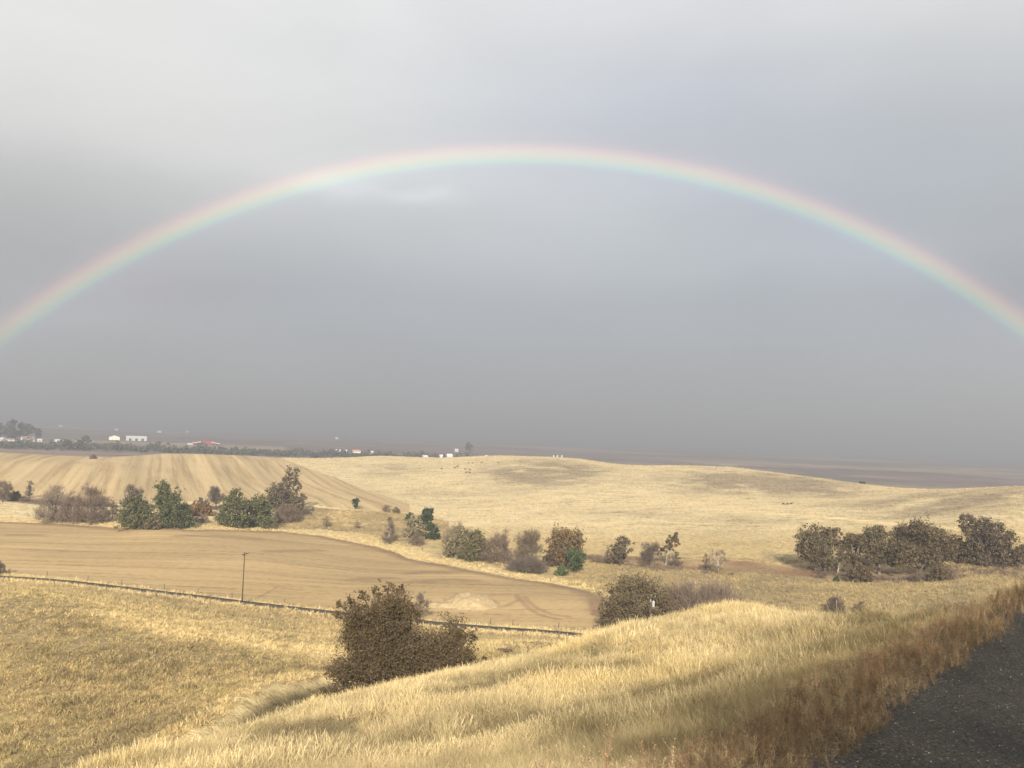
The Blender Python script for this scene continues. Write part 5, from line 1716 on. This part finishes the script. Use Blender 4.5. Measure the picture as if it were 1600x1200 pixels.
# near hillside
parts = [fan(2.6, 14, -34, 34, 110), fan(14, 28, -34, 34, 52), fan(28, 72, -33, 33, 17)]
x = np.concatenate([p[0] for p in parts])
y = np.concatenate([p[1] for p in parts])
s, t = road_coords(x, y)
R = np.hypot(x, y)
edge_n = 0.30 * fnoise(x, y, 0.8, 3)
keep = (t < -0.02 + edge_n) & ~((t > -0.45 + edge_n) & (rng.rand(len(x)) < 0.55))
x, y, s, t, R = x[keep], y[keep], s[keep], t[keep], R[keep]
n = len(x)
z = land(x, y)
drift = fnoise(x + 3, y + 8, 3.0, 4)
c = near_mix(x, y) * rng.uniform(.82, 1.15, (n, 1)) * (1 + 0.42 * drift[:, None]) * (1 + 0.16 * (sstep(26, 45, R) * (t < -6))[:, None])
flat = sstep(0.06, 0.26, fnoise(x * .55 + 13, y * 1.3, 2.6, 3)) * sstep(6, 12, R)
k = rng.uniform(.75, 1.3, n) * (1 + 0.5 * fnoise(x + 7, y, 2.4, 2)) * (0.84 - 0.52 * sstep(-7.0, -0.1, t))
hz = k * (1 - 0.68 * flat)
c = lerp(c, np.repeat((OLIVE * 0.62)[None], n, 0), flat * 0.8 * (t < -3) * (1 - 0.6 * sstep(35, 50, R)))
rot = lean_rot(x, y, n, 0.55, 0.14)
rot[:, :2] += rng.normal(0, .6, (n, 2)) * flat[:, None]
nearp = [tuft_mesh('grass_tuft', 30, .17, .42, .0021, .5, M_GRASS, 100 + i, i % 2 == 0) for i in range(5)]
farp = [tuft_mesh('grass_clump', 26, .24, .46, .0052, .42, M_GRASS, 120 + i, i % 2 == 0) for i in range(5)]
nr = R < 20
for msk, pr, nm, lb in ((nr, nearp, 'roadside_grass', 'tall dry straw and rusty grass close to the gravel road'), (~nr, farp, 'crest_grass', 'pale golden dry grass on the near hillside up to its crest')):
    scatter(nm, lb, 'grass', pr, np.stack([x, y, z], -1)[msk], rot[msk], np.stack([k, k, hz], -1)[msk], c[msk])
# weeds between grass and gravel
n = 5200
s = rng.uniform(-3, 30, n)
t = -np.abs(rng.normal(0, 1.25, n)) + 0.05
xy = EDGE[None] + s[:, None] * RDIR[None] + t[:, None] * RPER[None]
x, y = xy[:, 0], xy[:, 1]
k = rng.uniform(.15, .40, n) * (1 - .45 * sstep(-1.2, 0, t)) * np.where((rng.rand(n) < .12) & (t < -.25), 1.6, 1.0)
c = np.array([0.30, 0.19, 0.105])[None] * rng.uniform(.55, 1.35, (n, 1))
pale = rng.rand(n) < .42
c[pale] = np.array([0.46, 0.35, 0.2]) * rng.uniform(.8, 1.1, (pale.sum(), 1))
scatter('roadside_weeds', 'reddish brown dead weeds along the edge of the gravel road', 'weeds', [weed_mesh('weed', 40 + i) for i in range(4)], np.stack([x, y, land(x, y)], -1), lean_rot(x, y, n, .3, .2), np.stack([k] * 3, -1), c)
# taller lone stalks
x, y = fan(5, 40, -28, 28, 1.6)
s, t = road_coords(x, y)
m_ = t < -1
x, y = x[m_], y[m_]
n = len(x)
k = rng.uniform(.8, 1.3, n) * (0.6 + 0.4 * sstep(12, 30, np.hypot(x, y)))
scatter('tall_stalks', 'scattered taller straw stalks above the near grass', 'grass', [tuft_mesh('stalk', 4, .12, .55, .0016, .35, M_GRASS, 160 + i, True) for i in range(3)],
        np.stack([x, y, land(x, y)], -1), lean_rot(x, y, n, .4, .15), np.stack([k] * 3, -1), PALE[None] * rng.uniform(.7, 1.1, (n, 1)))
# gravel
n = 34000
s = rng.uniform(-4, 18, n)
t = np.abs(rng.normal(0, 1, n)) * 2.6 - 0.25
xy = EDGE[None] + s[:, None] * RDIR[None] + t[:, None] * RPER[None]
x, y = xy[:, 0], xy[:, 1]
k = rng.uniform(.0035, .0095, n)
c = np.array([0.072, 0.064, 0.053])[None] * rng.uniform(.35, 2.1, (n, 1))
wh = rng.rand(n) < .045
c[wh] = np.array([0.36, 0.345, 0.31]) * rng.uniform(.6, 1.1, (wh.sum(), 1))
scatter('gravel', 'loose dark gravel with a few white chips on the road', 'gravel', [stone_object('stone', 60 + i) for i in range(4)], np.stack([x, y, land(x, y) + k * .3], -1),
        np.stack([rng.uniform(-.3, .3, n), rng.uniform(-.3, .3, n), rng.uniform(0, 6.28, n)], -1), np.stack([k] * 3, -1), c)

# left spur, swale and the slope behind the crest
parts = [fan(66, 112, -34, -2, 7.0), fan(112, 168, -34, 0, 4.0), fan(66, 150, -2, 14, 1.8)]
x = np.concatenate([p[0] for p in parts])
y = np.concatenate([p[1] for p in parts])
gd = seg_dist(x, y, GULLY)
m_ = gd > 3.5
x, y = x[m_], y[m_]
n = len(x)
R = np.hypot(x, y)
a1, a2 = fnoise(x, y, 9, 3), fnoise(x + 40, y, 3, 2)
br_ = np.interp(np.arctan2(x, y), [math.atan2(*p) for p in PLOW[0]], [math.hypot(*p) for p in PLOW[0]])
under = sstep(2, 10, br_ - R)
c = np.repeat((STRAW * 1.0)[None], n, 0)
c = lerp(c, np.repeat(np.array([0.47, 0.37, 0.155])[None], n, 0), sstep(-.1, .4, a1) * .8)
c = lerp(c, np.repeat((OLIVE * .8)[None], n, 0), sstep(-.1, .3, a2) * .55 * under)
c = lerp(c, np.repeat((PALE * .9)[None], n, 0), .7 * (1 - under))
c = lerp(c, np.repeat((PALE * 1.05)[None], n, 0), (1 - sstep(3, 8, seg_dist(x, y, PLOW[0]) + 3 * a1)) * .95)
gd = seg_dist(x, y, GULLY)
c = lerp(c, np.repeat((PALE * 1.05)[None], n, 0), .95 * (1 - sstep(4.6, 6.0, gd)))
c = lerp(c, np.repeat((OLIVE * .8)[None], n, 0), .7 * (1 - sstep(78, 92, R + 10 * a1)) * sstep(5, 7, gd))  # shadow side of the swale bottom painted into the grass colour
c = c * (1.12 - .06 * under[:, None]) * rng.uniform(.5, 1.3, (n, 1))
k = rng.uniform(.65, 1.25, n) * (1 + .8 * a2)
hz = k * rng.uniform(.55, 1.1, n)
clump = [tuft_mesh('coarse_clump', 20, .32, .52, .018, .8, M_GRASS, 200 + i) for i in range(5)]
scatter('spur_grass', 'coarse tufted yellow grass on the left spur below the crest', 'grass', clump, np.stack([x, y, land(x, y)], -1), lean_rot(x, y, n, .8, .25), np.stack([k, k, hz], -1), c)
# valley floor and right-hand meadow
parts = [fan(150, 240, -33, 8, 0.55), fan(195, 320, 4, 33, 1.0)]
x = np.concatenate([p[0] for p in parts])
y = np.concatenate([p[1] for p in parts])
m_ = (seg_dist(x, y, VROAD) > 3.4) & ~inside(x, y, FIELD) & ~inside(x, y, CREEK)
x, y = x[m_], y[m_]
fe = np.repeat(field_edge[:-1], 1, 0)
ed = []
for a, b in zip(field_edge[:-1], field_edge[1:]):
    L = np.linalg.norm(b - a)
    kk_ = int(L * 5)
    tt = rng.rand(kk_, 1)
    nv_ = np.array([-(b - a)[1], (b - a)[0]]) / L
    nv_ *= np.sign(nv_[1]) if abs(nv_[1]) > 1e-6 else 1
    ed.append(a + (b - a) * tt + nv_ * np.abs(rng.normal(0, 5, (kk_, 1))) + nv_ * 0.8)
ed = np.concatenate(ed)
ed = ed[~inside(ed[:, 0], ed[:, 1], FIELD)]
vi_ = rng.randint(0, len(cx), 5200)
vo_ = np.where(rng.rand(5200) < .7, -1, 1) * rng.uniform(2.3, 5.5, 5200)
vx_ = np.stack([cx[vi_] + nx[vi_] * vo_ + rng.normal(0, 1, 5200), cy[vi_] + ny[vi_] * vo_], -1)
vx_ = vx_[np.abs(np.arctan2(vx_[:, 0], vx_[:, 1])) < .62]
ed = np.concatenate([ed, vx_])
bb = np.stack([rng.uniform(BANK[:, 0].min(), BANK[:, 0].max(), 5000), rng.uniform(BANK[:, 1].min(), BANK[:, 1].max(), 5000)], -1)
bb = bb[inside(bb[:, 0], bb[:, 1], BANK)]
bcol = np.array([0.36, 0.27, 0.14])
x = np.concatenate([x, ed[:, 0], bb[:, 0]])
y = np.concatenate([y, ed[:, 1], bb[:, 1]])
n = len(x)
a1 = fnoise(x, y, 12, 3)
c = lerp(np.repeat((STRAW * .92)[None], n, 0), np.repeat((THATCH)[None], n, 0), .4 + sstep(-.2, .3, a1) * .55)
c[-len(bb) - len(ed):-len(bb)] = PALE * 1.05
c[-len(bb):] = bcol
c = c * rng.uniform(.7, 1.2, (n, 1))
k = rng.uniform(.8, 1.7, n)
wide = [tuft_mesh('meadow_clump', 18, .55, .60, .036, .6, M_GRASS, 230 + i) for i in range(5)]
scatter('meadow_grass', 'tufted dry grass on the valley floor round the field and the creek', 'grass', wide, np.stack([x, y, land(x, y)], -1), lean_rot(x, y, n, .6, .25), np.stack([k, k, k * rng.uniform(.5, 1.1, n)], -1), c)
# tufts on the far hill, sparse but enough to break its surface
x, y = fan(340, 830, -31, 31, 0.17)
m_ = ~inside(x, y, STUB) & ~inside(x, y, FIELD) & ~inside(x, y, CREEK) & ~inside(x, y, BANK) & (seg_dist(x, y, HILLTRACK) > 3)
x, y = x[m_], y[m_]
n = len(x)
z = land(x, y)
gi_ = np.clip(np.searchsorted(RING, np.hypot(x, y)), 0, NR - 1)
ai_ = np.clip(np.searchsorted(AZ[:520], np.arctan2(x, y)), 0, 519)
c = .9 * T.reshape(NA, NR, 3)[ai_, gi_] * rng.uniform(.76, 1.13, (n, 1))
k = rng.uniform(.6, 1.35, n)
scatter('pasture_tufts', 'sparse pale grass tufts scattered over the far pasture hill', 'grass', [tuft_mesh('pasture_clump', 12, .6, .55, .09, .6, M_GRASS, 260 + i) for i in range(4)],
        np.stack([x, y, z], -1), lean_rot(x, y, n, .3, .2), np.stack([k, k, k * rng.uniform(.6, 1.2, n)], -1), c)
# unseen scrub added on top of the cut bank, behind the camera's right shoulder, to break the low sun over the roadside
V, Fq, o = [], [], 0
for i in range(330):
    s = rng.uniform(-75, 30)
    t = rng.uniform(20, 30)
    p = EDGE + s * RDIR + t * RPER
    zz = float(land(p[0], p[1]))
    hgt = rng.uniform(1.5, 7.5) * (0.62 if s < -18 else 1.0)
    m_ = int(18 + 46 * (1 - hgt / 8))
    rr = rng.uniform(1.0, 1.8)
    u = rng.normal(size=(m_, 3))
    u /= np.linalg.norm(u, axis=1)[:, None]
    v, f = quads(rng, np.array([p[0], p[1], zz + hgt * .75]) + u * rr * rng.uniform(.3, 1, (m_, 1)) * np.array([1, 1, 1.3]), .17)
    v2, f2 = tube([[p[0], p[1], zz - .2], [p[0] + .1, p[1], zz + hgt * .4], [p[0], p[1] + .1, zz + hgt * .8]], [.07, .05, .02], 4)
    V += [v, v2]
    Fq += [f + o, f2 + o + len(v)]
    o += len(v) + len(v2)
tag(link(bpy.data.objects.new('shade_scrub', mesh_np('shade_scrub', np.concatenate(V), np.concatenate(Fq), [LEAF['brown']]))), 'unseen open scrub added on the road cutting to shade the roadside', 'scrub', kind='stuff')
